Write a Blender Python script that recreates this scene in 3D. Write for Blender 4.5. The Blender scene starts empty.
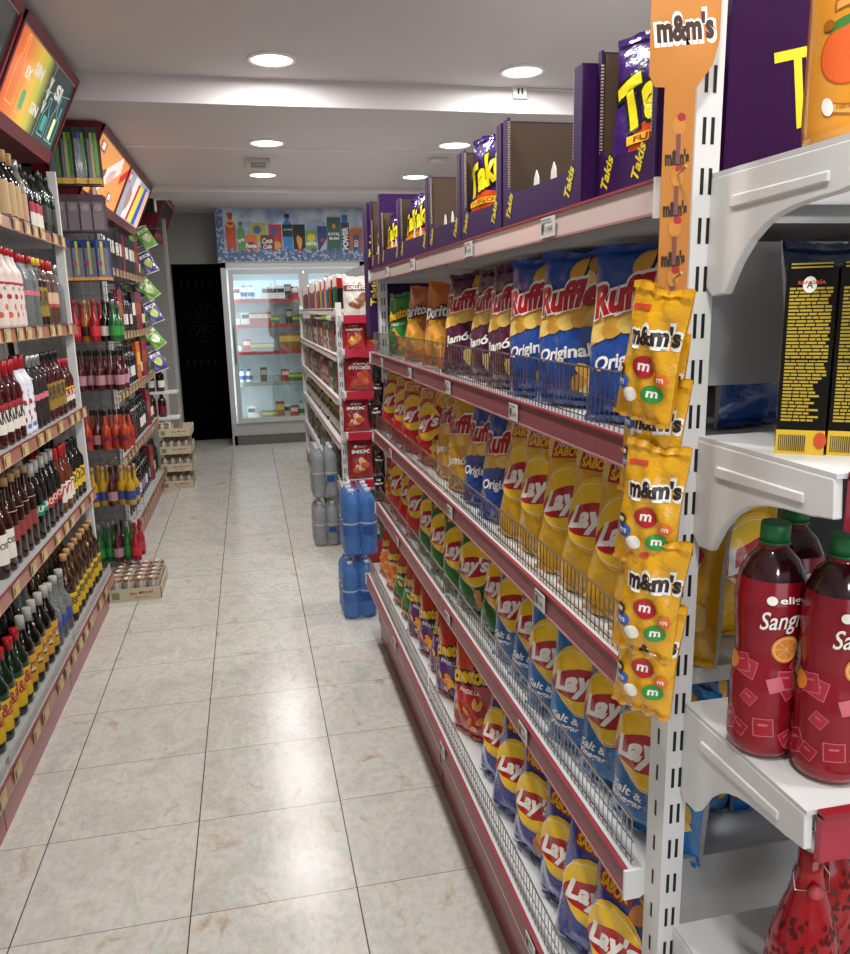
import bpy, bmesh, math, random
from mathutils import Vector, Matrix, Euler
R = random.Random(7)
S = bpy.context.scene
C = S.collection
PI = math.pi
# ------------------------------------------------------------------ camera
H = 1.62
F_PX, PITCH, YAW, ROLL = 794.76, -0.2106, 0.2126, -0.0219
cy, sy, cp, sp = math.cos(YAW), math.sin(YAW), math.cos(PITCH), math.sin(PITCH)
fw = Vector((sy*cp, cy*cp, sp)); rt = Vector((cy, -sy, 0)); up = rt.cross(fw)
c_, s_ = math.cos(ROLL), math.sin(ROLL)
r2 = c_*rt + s_*up; u2 = -s_*rt + c_*up
camd = bpy.data.cameras.new('camera'); cam = bpy.data.objects.new('camera', camd); C.objects.link(cam)
cam.matrix_world = Matrix(((r2.x, u2.x, -fw.x, 0), (r2.y, u2.y, -fw.y, 0), (r2.z, u2.z, -fw.z, H), (0, 0, 0, 1)))
camd.sensor_fit = 'VERTICAL'; camd.sensor_height = 36; camd.lens = F_PX*36/954
camd.clip_start = .02
S.camera = cam
# ------------------------------------------------------------------ world, exposure
S.view_settings.view_transform = 'Standard'; S.view_settings.look = 'None'
S.view_settings.exposure = 0.0; S.view_settings.gamma = 1
wd = bpy.data.worlds.new('world'); S.world = wd; wd.use_nodes = True
wd.node_tree.nodes['Background'].inputs[0].default_value = (.75, .85, 1, 1)
wd.node_tree.nodes['Background'].inputs[1].default_value = .45
LAMP_W = 16.0
DAY_W = 40.0
# daylight through the shop window behind the camera
ld = bpy.data.lights.new('daylight', 'AREA'); ld.shape = 'RECTANGLE'; ld.size = 3.0; ld.size_y = 2.0; ld.energy = DAY_W; ld.color = (.86, .93, 1)
lo = bpy.data.objects.new('daylight', ld); C.objects.link(lo); lo.location = (.8, -2.6, 1.5); lo.rotation_euler = (PI/2, 0, 0)

# ------------------------------------------------------------------ materials
def lin(h):
    h = h.lstrip('#'); v = [int(h[i:i+2], 16)/255 for i in (0, 2, 4)]
    return tuple(x/12.92 if x <= .04045 else ((x+.055)/1.055)**2.4 for x in v)+(1,)
MATS = {}
def mat(h, rough=.5, metal=0., emit=0., trans=0., bump=0., bscale=40., coat=0., var=0., alpha=1., ior=1.45):
    key = (h, rough, metal, emit, trans, bump, bscale, coat, var, alpha)
    if key in MATS: return MATS[key]
    m = bpy.data.materials.new('m_'+h.strip('#')); m.use_nodes = True; nt = m.node_tree; b = nt.nodes['Principled BSDF']
    b.inputs['Base Color'].default_value = lin(h); b.inputs['Roughness'].default_value = rough; b.inputs['Metallic'].default_value = metal
    b.inputs['Transmission Weight'].default_value = trans; b.inputs['Coat Weight'].default_value = coat; b.inputs['IOR'].default_value = ior
    b.inputs['Coat Roughness'].default_value = .08
    b.inputs['Alpha'].default_value = alpha
    if emit: b.inputs['Emission Color'].default_value = lin(h); b.inputs['Emission Strength'].default_value = emit
    if bump or var:
        tc = nt.nodes.new('ShaderNodeTexCoord'); n = nt.nodes.new('ShaderNodeTexNoise'); n.inputs['Scale'].default_value = bscale
        n.inputs['Detail'].default_value = 3; nt.links.new(tc.outputs['Object'], n.inputs['Vector'])
        if bump:
            bn = nt.nodes.new('ShaderNodeBump'); bn.inputs['Strength'].default_value = bump; bn.inputs['Distance'].default_value = .006
            nt.links.new(n.outputs['Fac'], bn.inputs['Height']); nt.links.new(bn.outputs[0], b.inputs['Normal'])
        if var:
            mx = nt.nodes.new('ShaderNodeMix'); mx.data_type = 'RGBA'; mx.blend_type = 'MULTIPLY'
            cr = nt.nodes.new('ShaderNodeValToRGB'); cr.color_ramp.elements[0].position = .35; cr.color_ramp.elements[1].position = .65
            cr.color_ramp.elements[0].color = (1-var, 1-var, 1-var, 1); cr.color_ramp.elements[1].color = (1, 1, 1, 1)
            nt.links.new(n.outputs['Fac'], cr.inputs[0]); mx.inputs[0].default_value = 1; mx.inputs[6].default_value = lin(h)
            nt.links.new(cr.outputs[0], mx.inputs[7]); nt.links.new(mx.outputs[2], b.inputs['Base Color'])
    MATS[key] = m; return m
def dull(m, v=.12):
    m.node_tree.nodes['Principled BSDF'].inputs['Specular IOR Level'].default_value = v; return m
def foil(h): return mat(h, .22, 0, 0, 0, 1., 34., .7)
def pr(h): return mat(h, .28, 0, 0, 0, .8, 34., .5)         # print on foil
def paper(h): return mat(h, .6)
def glass(h): return mat(h, .05, 0, 0, 0, 0, 40, .6)
def clear(h): return mat(h, .03, 0, 0, .85)
WHITE = mat('#d8d8d6', .38, 0, 0, 0, .03, 60)
WSHELF = mat('#cfd0cf', .42, 0, 0, 0, .03, 60)
GREYM = mat('#a9a9a8', .45)
DARK = mat('#0a0a0b', .6)
WIRE = mat('#b9b9b6', .25, 1.0)
REDM = mat('#8d1626', .28, 0, 0, 0, 0, 40, .3)
LIPM = mat('#96343c', .4)
ROSE = mat('#84444a', .35, 0, 0, 0, .06, 30, .1, .08)
SALMON = mat('#a06a58', .3, 0, 0, 0, 0, 40, .2)
TAGY = mat('#c4ab78', .5); TAGW = mat('#d4d2cc', .5); INK = mat('#2b2b2b', .6)

# ------------------------------------------------------------------ object helpers
def link(o, parent=None):
    C.objects.link(o)
    if parent is not None: o.parent = parent
    return o
def tag(o, label=None, cat=None, group=None, kind=None):
    if label: o['label'] = label
    if cat: o['category'] = cat
    if group: o['group'] = group
    if kind: o['kind'] = kind
    return o
def empty(name, loc=(0, 0, 0), rz=0.):
    o = bpy.data.objects.new(name, None); o.location = loc; o.rotation_euler = (0, 0, rz); o.empty_display_size = .05; return link(o)
def dup(root, parent=None):
    c = root.copy(); C.objects.link(c)
    if parent is not None: c.parent = parent
    for ch in list(root.children): dup(ch, c)
    return c
class MB:
    def __init__(s): s.v = []; s.f = []; s.m = []; s.mats = []; s.sm = []
    def mi(s, m):
        if m not in s.mats: s.mats.append(m)
        return s.mats.index(m)
    def add(s, vs, fs, m, smooth=False, M=None):
        b = len(s.v); i = s.mi(m)
        for p in vs:
            s.v.append(tuple(M @ Vector(p)) if M else tuple(p))
        for f in fs: s.f.append(tuple(b+k for k in f)); s.m.append(i); s.sm.append(smooth)
        return s
    def box(s, x0, x1, y0, y1, z0, z1, m, M=None):
        vs = [(x, y, z) for x in (x0, x1) for y in (y0, y1) for z in (z0, z1)]
        return s.add(vs, [(0, 1, 3, 2), (4, 6, 7, 5), (0, 4, 5, 1), (2, 3, 7, 6), (0, 2, 6, 4), (1, 5, 7, 3)], m, False, M)
    def lathe(s, prof, m, n=14, M=None, cap=True):
        # prof: (r, z) or (r, z, material) for the ring segment that starts there
        vs = []; k = len(prof)
        for p in prof:
            for i in range(n):
                a = 2*PI*i/n; vs.append((p[0]*math.cos(a), p[0]*math.sin(a), p[1]))
        b = len(s.v)
        for p in vs: s.v.append(tuple(M @ Vector(p)) if M else p)
        for j in range(k-1):
            mm = prof[j][2] if len(prof[j]) > 2 else m
            for i in range(n):
                s.f.append((b+j*n+i, b+j*n+(i+1) % n, b+(j+1)*n+(i+1) % n, b+(j+1)*n+i)); s.m.append(s.mi(mm)); s.sm.append(True)
        if cap:
            s.f.append(tuple(b+i for i in reversed(range(n)))); s.m.append(s.mi(prof[0][2] if len(prof[0]) > 2 else m)); s.sm.append(False)
            s.f.append(tuple(b+(k-1)*n+i for i in range(n))); s.m.append(s.mi(prof[-1][2] if len(prof[-1]) > 2 else m)); s.sm.append(False)
        return s
    def tube(s, pts, r, m, n=6, closed=False):
        pts = [Vector(p) for p in pts]; k = len(pts); b = len(s.v); mi = s.mi(m)
        for j, p in enumerate(pts):
            if closed: d = pts[(j+1) % k]-pts[j-1]
            else: d = pts[min(j+1, k-1)]-pts[max(j-1, 0)]
            d.normalize(); a = Vector((0, 0, 1)) if abs(d.z) < .9 else Vector((1, 0, 0))
            e1 = d.cross(a).normalized(); e2 = d.cross(e1)
            for i in range(n):
                t = 2*PI*i/n+PI/4; s.v.append(tuple(p+r*(math.cos(t)*e1+math.sin(t)*e2)))
        for j in range(k if closed else k-1):
            j2 = (j+1) % k
            for i in range(n):
                s.f.append((b+j*n+i, b+j*n+(i+1) % n, b+j2*n+(i+1) % n, b+j2*n+i)); s.m.append(mi); s.sm.append(n > 4)
        if not closed:
            s.f.append(tuple(b+i for i in range(n))); s.f.append(tuple(b+(k-1)*n+i for i in reversed(range(n)))); s.m += [mi, mi]; s.sm += [False, False]
        return s
    def prism(s, poly, y0, y1, m, axis='y', M=None):
        # poly (a, z) extruded along axis
        n = len(poly)
        f = (lambda a, z, t: (a, t, z)) if axis == 'y' else ((lambda a, z, t: (t, a, z)) if axis == 'x' else (lambda a, z, t: (a, z, t)))
        vs = [f(a, z, y0) for a, z in poly]+[f(a, z, y1) for a, z in poly]
        fs = [tuple(range(n)), tuple(n+i for i in reversed(range(n)))]+[(i, i+n, (i+1) % n+n, (i+1) % n) for i in range(n)]
        return s.add(vs, fs, m, False, M)
    def obj(s, name, parent=None, loc=None, bevel=0):
        me = bpy.data.meshes.new(name); me.from_pydata(s.v, [], s.f)
        for m in s.mats: me.materials.append(m)
        me.polygons.foreach_set('material_index', s.m); me.polygons.foreach_set('use_smooth', s.sm)
        bm = bmesh.new(); bm.from_mesh(me)
        if bevel: bmesh.ops.bevel(bm, geom=[e for e in bm.edges if len(e.link_faces) == 2 and e.calc_face_angle(0) > .8], offset=bevel, segments=2, affect='EDGES', profile=.5)
        bm.to_mesh(me); bm.free(); me.update()
        o = bpy.data.objects.new(name, me)
        if loc: o.location = loc
        return link(o, parent)
# ---- lettering: flat triangles of a string, unit box
TX = {}
def text2d(s, bold=.0, shear=0.):
    k = (s, bold, shear)
    if k in TX: return TX[k]
    cu = bpy.data.curves.new('t', 'FONT'); cu.body = s; cu.offset = bold; cu.shear = shear; cu.resolution_u = 3
    o = bpy.data.objects.new('t', cu); C.objects.link(o)
    dg = bpy.context.evaluated_depsgraph_get(); me = bpy.data.meshes.new_from_object(o.evaluated_get(dg))
    bm = bmesh.new(); bm.from_mesh(me); bmesh.ops.triangulate(bm, faces=bm.faces)
    vs = [(v.co.x, v.co.y) for v in bm.verts]; fs = [tuple(v.index for v in f.verts) for f in bm.faces]
    bm.free(); bpy.data.meshes.remove(me); bpy.data.objects.remove(o); bpy.data.curves.remove(cu)
    x0 = min(v[0] for v in vs); x1 = max(v[0] for v in vs); y0 = min(v[1] for v in vs); y1 = max(v[1] for v in vs)
    vs = [((x-x0)/(x1-x0)-.5, (y-y0)/(y1-y0)-.5) for x, y in vs]
    TX[k] = (vs, fs, x1-x0, y1-y0); return TX[k]
def sub2d(vs, fs, mx):
    # split long edges so the flat letters can follow a curved front
    if mx <= 0: return vs, fs
    bm = bmesh.new(); bv = [bm.verts.new((x, y, 0)) for x, y in vs]
    for f in fs:
        try: bm.faces.new([bv[i] for i in f])
        except ValueError: pass
    for _ in range(6):
        es = [e for e in bm.edges if e.calc_length() > mx]
        if not es: break
        bmesh.ops.subdivide_edges(bm, edges=es, cuts=1)
        bmesh.ops.triangulate(bm, faces=[f for f in bm.faces if len(f.verts) > 3])
    bm.verts.index_update()
    out = [(v.co.x, v.co.y) for v in bm.verts], [tuple(v.index for v in f.verts) for f in bm.faces]; bm.free(); return out
def rot2(vs, cx, cz, a):
    c, s = math.cos(a), math.sin(a); return [(cx+x*c-z*s, cz+x*s+z*c) for x, z in vs]
def d_text(s, cx, cz, w, h, m, bold=.03, shear=.0, rot=0., grow=0.):
    vs, fs, _, _ = text2d(s, bold, shear); return rot2([(x*(w+grow), z*(h+grow)) for x, z in vs], cx, cz, rot), fs, m
def d_ell(cx, cz, rx, rz, m, rot=0., n=20, rings=4, wob=0., seed=1):
    rr = random.Random(seed); ph = [rr.uniform(0, 6.28) for _ in range(3)]; vs = [(0, 0)]; fs = []
    for j in range(1, rings+1):
        for i in range(n):
            a = 2*PI*i/n; k = j/rings*(1+wob*(math.sin(3*a+ph[0])+.6*math.sin(5*a+ph[1])))
            vs.append((rx*k*math.cos(a), rz*k*math.sin(a)))
    for i in range(n): fs.append((0, 1+i, 1+(i+1) % n))
    for j in range(rings-1):
        for i in range(n):
            a, b = 1+j*n+i, 1+j*n+(i+1) % n; fs.append((a, a+n, b+n, b))
    return rot2(vs, cx, cz, rot), fs, m
def d_rect(x0, x1, z0, z1, m, nx=8, nz=3, rot=0., skew=0., bow=0.):
    vs = []; cx, cz = (x0+x1)/2, (z0+z1)/2
    for j in range(nz+1):
        for i in range(nx+1):
            x = (x1-x0)*(i/nx-.5); z = (z1-z0)*(j/nz-.5); z += bow*(1-(2*i/nx-1)**2); vs.append((x+skew*z, z))
    fs = [(j*(nx+1)+i, j*(nx+1)+i+1, (j+1)*(nx+1)+i+1, (j+1)*(nx+1)+i) for j in range(nz) for i in range(nx)]
    return rot2(vs, cx, cz, rot), fs, m
def d_poly(pts, m): return list(pts), [tuple(range(len(pts)))], m
def decals(mb, ds, surf, mx=.02, step=.0003, mod=999, base=3):
    """lay printed shapes on a surface: surf(x, z, lift) -> point"""
    for k, (vs, fs, m) in enumerate(ds):
        lift = step*(k % mod+base)
        if mx: vs, fs = sub2d(vs, fs, mx)
        mb.add([surf(x, z, lift) for x, z in vs], fs, m, True)
def flat(mb, ds, y=0., step=.0003, M=None, const=0.):
    for k, (vs, fs, m) in enumerate(ds):
        mb.add([(x, y-(const or step*(k+1)), z) for x, z in vs], fs, m, False, M)
ORD = ['first', 'second', 'third', 'fourth', 'fifth', 'sixth', 'seventh', 'eighth', 'ninth', 'tenth', 'eleventh', 'twelfth', 'thirteenth', 'fourteenth', 'fifteenth', 'sixteenth', 'seventeenth', 'eighteenth', 'nineteenth', 'twentieth']
def od(n): return ORD[n] if n < 20 else ('twenty-'+ORD[n-20] if n < 29 else 'thirtieth')
# labels numbered along a row within each look
class Row:
    def __init__(s, where, frm='from near end'): s.w = where; s.c = {}; s.f = frm; s.items = []
    def put(s, o, look, cat, group): s.items.append((o, look, cat, group)); s.c[look] = s.c.get(look, 0)+1
    def close(s):
        k = {}
        for o, look, cat, group in s.items:
            i = k.get(look, 0); k[look] = i+1
            tail = '' if s.c[look] == 1 else ', %s %s' % (od(i) if s.c[look] > 1 else '', s.f)
            tag(o, '%s %s%s' % (look, s.w, tail), cat, group)

# ================================================================== STRUCTURE
XL, XR, YF, YB = -1.42, 3.1, -2.2, 10.5
def struct(mb, name):
    o = mb.obj(name); o['kind'] = 'structure'; return o
# floor material: polished cream marbled tiles with thin grout
def floor_mat():
    m = bpy.data.materials.new('floor_tiles'); m.use_nodes = True; nt = m.node_tree; b = nt.nodes['Principled BSDF']; N = nt.nodes.new; L = nt.links.new
    tc = N('ShaderNodeTexCoord'); sep = N('ShaderNodeSeparateXYZ'); L(tc.outputs['Object'], sep.inputs[0])
    def math_(op, a, bb=None, v=None):
        n = N('ShaderNodeMath'); n.operation = op
        if hasattr(a, 'links') or hasattr(a, 'is_linked'): L(a, n.inputs[0])
        else: n.inputs[0].default_value = a
        if bb is not None:
            if hasattr(bb, 'is_linked'): L(bb, n.inputs[1])
            else: n.inputs[1].default_value = bb
        return n.outputs[0]
    tx, ty, x0, y0 = .459, .424, -.7155, 3.678
    def line(sock, t, o, w):
        u = math_('FRACT', math_('DIVIDE', math_('SUBTRACT', sock, o), t)); d = math_('MINIMUM', u, math_('SUBTRACT', 1.0, u))
        return math_('LESS_THAN', math_('MULTIPLY', d, t), w), math_('FLOOR', math_('DIVIDE', math_('SUBTRACT', sock, o), t))
    gx, ix = line(sep.outputs[0], tx, x0, .0019); gy, iy = line(sep.outputs[1], ty, y0, .0012)
    cmb = N('ShaderNodeCombineXYZ'); L(ix, cmb.inputs[0]); L(iy, cmb.inputs[1])
    wn = N('ShaderNodeTexWhiteNoise'); L(cmb.outputs[0], wn.inputs['Vector'])
    va = N('ShaderNodeVectorMath'); va.operation = 'MULTIPLY_ADD'; L(wn.outputs['Color'], va.inputs[0]); va.inputs[1].default_value = (7, 7, 7); L(tc.outputs['Object'], va.inputs[2])
    mp = N('ShaderNodeMapping'); mp.inputs['Scale'].default_value = (1.25, .85, 1); L(va.outputs[0], mp.inputs[0])
    n1 = N('ShaderNodeTexNoise'); n1.inputs['Scale'].default_value = 5.6; n1.inputs['Detail'].default_value = 9; n1.inputs['Roughness'].default_value = .68; n1.inputs['Distortion'].default_value = .7; L(mp.outputs[0], n1.inputs['Vector'])
    cr = N('ShaderNodeValToRGB'); e = cr.color_ramp.elements
    e[0].position = .3; e[0].color = lin('#bcbab2'); e[1].position = .54; e[1].color = lin('#cfcdc6')
    x = e.new(.60); x.color = lin('#cbc4b8'); x = e.new(.69); x.color = lin('#b5a28e'); x = e.new(.45); x.color = lin('#c6c4bc')
    L(n1.outputs['Fac'], cr.inputs[0])
    n2 = N('ShaderNodeTexNoise'); n2.inputs['Scale'].default_value = 38; n2.inputs['Detail'].default_value = 5; n2.inputs['Roughness'].default_value = .7; L(mp.outputs[0], n2.inputs['Vector'])
    c2 = N('ShaderNodeValToRGB'); c2.color_ramp.elements[0].position = .35; c2.color_ramp.elements[0].color = (.86, .855, .85, 1); c2.color_ramp.elements[1].position = .56; c2.color_ramp.elements[1].color = (1, 1, 1, 1); L(n2.outputs['Fac'], c2.inputs[0])
    mu = N('ShaderNodeMix'); mu.data_type = 'RGBA'; mu.blend_type = 'MULTIPLY'; mu.inputs[0].default_value = 1; L(cr.outputs[0], mu.inputs[6]); L(c2.outputs[0], mu.inputs[7])
    g1 = N('ShaderNodeMix'); g1.data_type = 'RGBA'; L(gy, g1.inputs[0]); L(mu.outputs[2], g1.inputs[6]); g1.inputs[7].default_value = lin('#6f675d')
    g2 = N('ShaderNodeMix'); g2.data_type = 'RGBA'; L(gx, g2.inputs[0]); L(g1.outputs[2], g2.inputs[6]); g2.inputs[7].default_value = lin('#514a42')
    L(g2.outputs[2], b.inputs['Base Color'])
    rr = N('ShaderNodeMapRange'); rr.inputs[3].default_value = .10; rr.inputs[4].default_value = .24; L(n2.outputs['Fac'], rr.inputs[0]); L(rr.outputs[0], b.inputs['Roughness']); b.inputs['Specular IOR Level'].default_value = .36
    bp = N('ShaderNodeBump'); bp.inputs['Strength'].default_value = .17; bp.inputs['Distance'].default_value = .004; L(n2.outputs['Fac'], bp.inputs['Height'])
    gsum = math_('MAXIMUM', gx, gy); b2 = N('ShaderNodeBump'); b2.invert = True; b2.inputs['Strength'].default_value = .6; b2.inputs['Distance'].default_value = .002; L(gsum, b2.inputs['Height']); L(bp.outputs[0], b2.inputs['Normal']); L(b2.outputs[0], b.inputs['Normal'])
    return m
struct(MB().box(XL-.1, XR+.1, YF-.1, YB+.6, -.1, 0, floor_mat()), 'floor')
PLAST = mat('#cfc9c9', .75, 0, 0, 0, .04, 8)
WALLM = mat('#a5a29f', .8, 0, 0, 0, .04, 8)
b = MB(); Z1, Z2, YS = 2.80, 2.668, 4.54
b.box(XL-.1, XR+.1, YF-.1, YS, Z1, Z1+.1, PLAST); b.box(XL-.1, XR+.1, YS, 7.35, Z2, Z1+.1, PLAST)
b.box(XL-.1, XR+.1, 7.35, 7.9, Z2-.05, Z1+.1, PLAST); b.box(XL-.1, XR+.1, 7.9, YB+.6, Z1, Z1+.1, PLAST)
struct(b, 'ceiling')
b = MB(); b.box(-1.4, XR, 5.66, 5.668, Z2-.012, Z2, mat('#e8e4df', .5)); struct(b, 'trim_1')
struct(MB().box(XL-.1, XL, YF, YB, 0, Z1, WALLM), 'wall_left')
struct(MB().box(XR, XR+.1, YF, YB, 0, Z1, WALLM), 'wall_right')
# back wall with doorway
b = MB(); DX0, DX1, DZ = -.86, -.20, 2.2
b.box(XL, DX0, YB, YB+.1, 0, Z1, WALLM); b.box(DX1, XR, YB, YB+.1, 0, Z1, WALLM); b.box(DX0, DX1, YB, YB+.1, DZ, Z1, WALLM); struct(b, 'wall_back')
# front wall with a wide shop window behind the camera
b = MB(); b.box(XL, -.7, YF-.1, YF, 0, Z1, WALLM); b.box(2.3, XR, YF-.1, YF, 0, Z1, WALLM); b.box(-.7, 2.3, YF-.1, YF, 2.45, Z1, WALLM); b.box(-.7, 2.3, YF-.1, YF, 0, .5, WALLM); struct(b, 'wall_front')
b = MB(); fr = mat('#77797b', .4, .6)
for x in (-.7, .78, 2.26): b.box(x, x+.04, YF-.07, YF-.03, .5, 2.45, fr)
for z in (.5, 2.41): b.box(-.66, 2.26, YF-.07, YF-.03, z, z+.04, fr)
struct(b, 'window_1')
# black glazed door with faint printed pattern, in the doorway
b = MB(); BLK = mat('#020203', .9); BLK.node_tree.nodes['Principled BSDF'].inputs['Specular IOR Level'].default_value = .05; FNT = mat('#10141f', .9); b.box(DX0, DX1, YB+.03, YB+.06, 0, DZ, BLK)
fd = []
for zz in (1.98, 1.0):
    for i in range(7):
        x = DX0+.10+i*.085
        fd.append(d_rect(x-.003, x+.003, zz-.05, zz+.05, FNT, 1, 1)); s = 1 if i % 2 else -1
        for q in (-1, 1): fd.append(d_rect(x-.02, x+.02, zz-.003, zz+.003, FNT, 1, 1, rot=q*s*.9)); 
for i in range(12):
    a = PI*i/6; fd.append(d_rect(-.54+.1*math.cos(a)-.08, -.54+.1*math.cos(a)+.08, 1.5+.13*math.sin(a)-.003, 1.5+.13*math.sin(a)+.003, FNT, 1, 1, rot=a))
for i in range(24):
    a = PI*i/12; fd.append(d_rect(-.54+.2*math.cos(a)-.02, -.54+.2*math.cos(a)+.02, 1.5+.24*math.sin(a)-.003, 1.5+.24*math.sin(a)+.003, FNT, 1, 1, rot=a+PI/2))
for vs, fs, m in fd: b.add([(x, YB+.029, z) for x, z in vs], fs, m)
struct(b, 'door_1')
b = MB(); DF = mat('#8a8783', .6)
b.box(DX0-.05, DX0, YB-.02, YB+.1, 0, DZ+.0, DF); struct(b, 'trim_2')

# ---- recessed downlights
def downlight(x, y, z, label):
    r = empty('ceiling_downlight', (x, y, z)); tag(r, label, 'ceiling light', 'recessed ceiling downlights')
    MB().lathe([(.118, 0), (.118, -.008), (.100, -.012), (.098, -.002)], mat('#eeeeee', .4), 32).obj('trim_ring', r)
    MB().lathe([(.0975, -.003), (.0975, -.006)], mat('#fff6e8', .5, 0, 9.0), 32).obj('diffuser', r)
    l = bpy.data.lights.new('lamp', 'AREA'); l.shape = 'DISK'; l.size = .18; l.energy = LAMP_W; l.color = (1, .975, .95)
    o = bpy.data.objects.new('lamp', l); o.location = (0, 0, -.018); link(o, r)
vis = {(.2, 4.2): 'round ceiling downlight over the aisle, nearest in view', (.2, 5.48): 'round ceiling downlight over the aisle, second in view', (.2, 6.72): 'round ceiling downlight over the aisle, farthest in view',
       (1.47, 4.22): 'round ceiling downlight right of the aisle, nearest in view', (1.42, 5.42): 'round ceiling downlight right of the aisle, second in view', (1.42, 6.72): 'round ceiling downlight right of the aisle, farthest in view'}
k = 0
for x in (.2, 1.47):
    for y in (-1.0, .4, 1.65, 2.9, 4.2, 5.48 if x < 1 else 5.42, 6.72, 8.35):
        xx = x if y < 4.5 or x < 1 else 1.42
        lab = vis.get((xx, y if (xx, y) in vis else 4.22 if abs(y-4.2) < .01 else y))
        yy = 4.22 if (x > 1 and y == 4.2) else y
        if lab is None:
            lab = 'round ceiling downlight %s the aisle, %s one from the shop window behind the viewer' % ('over' if x < 1 else 'right of', od(k % 8))
        downlight(xx, yy, Z1 if yy < YS or yy > 8 else Z2, lab); k += 1
# smoke detector, vent, wall box and cable on the step
tag(MB().lathe([(.07, 0), (.068, -.02), (.045, -.035), (.0, -.036)], mat('#c9c3bc', .6), 24, Matrix.Translation((1.43, 5.93, Z2))).obj('smoke_detector'), 'round flat smoke detector on the ceiling between two downlights', 'smoke detector')
r = empty('ceiling_sensor', (.15, 6.15, Z2)); tag(r, 'square white sensor box with grey lens on the ceiling above the aisle', 'sensor')
MB().box(-.085, .085, -.12, .12, -.03, 0, mat('#bdb8b0', .5)).obj('housing', r, bevel=.004)
MB().box(-.045, .055, -.13, -.03, -.055, -.03, mat('#6d6a66', .3)).obj('lens', r, bevel=.01)
r = empty('alarm_box', (1.56, YS, 2.775)); tag(r, 'small white socket box with two dark slots on the ceiling step', 'socket box')
MB().box(-.04, .04, -.03, 0, -.035, .035, mat('#e4e2de', .4)).obj('housing', r, bevel=.004)
b = MB(); b.box(-.016, -.006, -.032, -.0295, -.016, .016, INK); b.box(.006, .016, -.032, -.0295, -.016, .016, INK); b.obj('slots', r)
tag(MB().box(1.61, XR, YS-.012, YS, 2.788, 2.798, mat('#d9d5d0', .5)).obj('cable_trunking'), 'thin white cable trunking running right from the socket box', 'cable trunking')

# ================================================================== SHELVING
def rail(mb, xf, sgn, y0, y1, z, m=ROSE, h=.045, lip=LIPM):
    # price rail running along y, face looking along -sgn*x ; xf = front plane
    t = .006*sgn
    mb.prism([(xf+.004*sgn, z), (xf+t+.004*sgn, z), (xf+t, z-h), (xf, z-h)], y0, y1, m)
    mb.prism([(xf-.001*sgn, z+.003), (xf+t, z+.003), (xf+t, z-.001), (xf-.001*sgn, z-.001)], y0, y1, lip)
    mb.prism([(xf-.0015*sgn, z-h+.003), (xf+t, z-h+.003), (xf+t, z-h-.001), (xf-.0015*sgn, z-h-.001)], y0, y1, mat('#a87a78', .4))
def price_tag(parent, mx, x, y, z, sgn, txt='2,50€', m=TAGW, w=.055, h=.036):
    key = ('tag', txt, m.name, w)
    if key not in TX:
        b = MB(); b.box(-w/2, w/2, -.0015, 0, -h/2, h/2, m); ds = [d_rect(-w/2+.004, -w/2+.02, -h/2+.012, h/2-.01, mat('#8a8882', .7), 1, 1)]
        for i in range(5): ds.append(d_rect(-w/2+.005+i*.003, -w/2+.0065+i*.003, -h/2+.006, h/2-.012, INK, 1, 1))
        if txt: ds.append(d_text(txt, w*.16, -h*.12, w*.5, h*.3, INK, .01))
        ds.append(d_rect(-w/2+.004, w*.3, h/2-.007, h/2-.004, mat('#77746e', .7), 1, 1))
        flat(b, ds, -.0015, .0002); TX[key] = b.obj('price_tag', parent); o = TX[key]
    else: o = link(TX[key].copy(), parent); o.name = 'price_tag'
    o.location = (x, y, z); o.rotation_euler = (0, 0, -PI/2 if sgn > 0 else PI/2); return o
def upright(mb, x0, x1, y0, y1, z1, m=WHITE, faces='y', pitch=.0625, two=True, z0=.0):
    mb.box(x0, x1, y0, y1, z0, z1, m)
    n = int((z1-.1)/pitch)
    for i in range(n):
        z = .07+i*pitch
        if 'y' in faces:
            xs = ((x0+x1)/2-.006, (x0+x1)/2+.006) if two else ((x0+x1)/2,)
            for xx in xs: mb.box(xx-.0024, xx+.0024, y0-.0006, y0+.001, z, z+.033, DARK)
        if 'x' in faces: yy = (y0+y1)/2; mb.box(x0-.0006, x0+.001, yy-.0025, yy+.0025, z, z+.026, DARK)
        if 'X' in faces: yy = (y0+y1)/2; mb.box(x1-.001, x1+.0006, yy-.0025, yy+.0025, z, z+.026, DARK)
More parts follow.
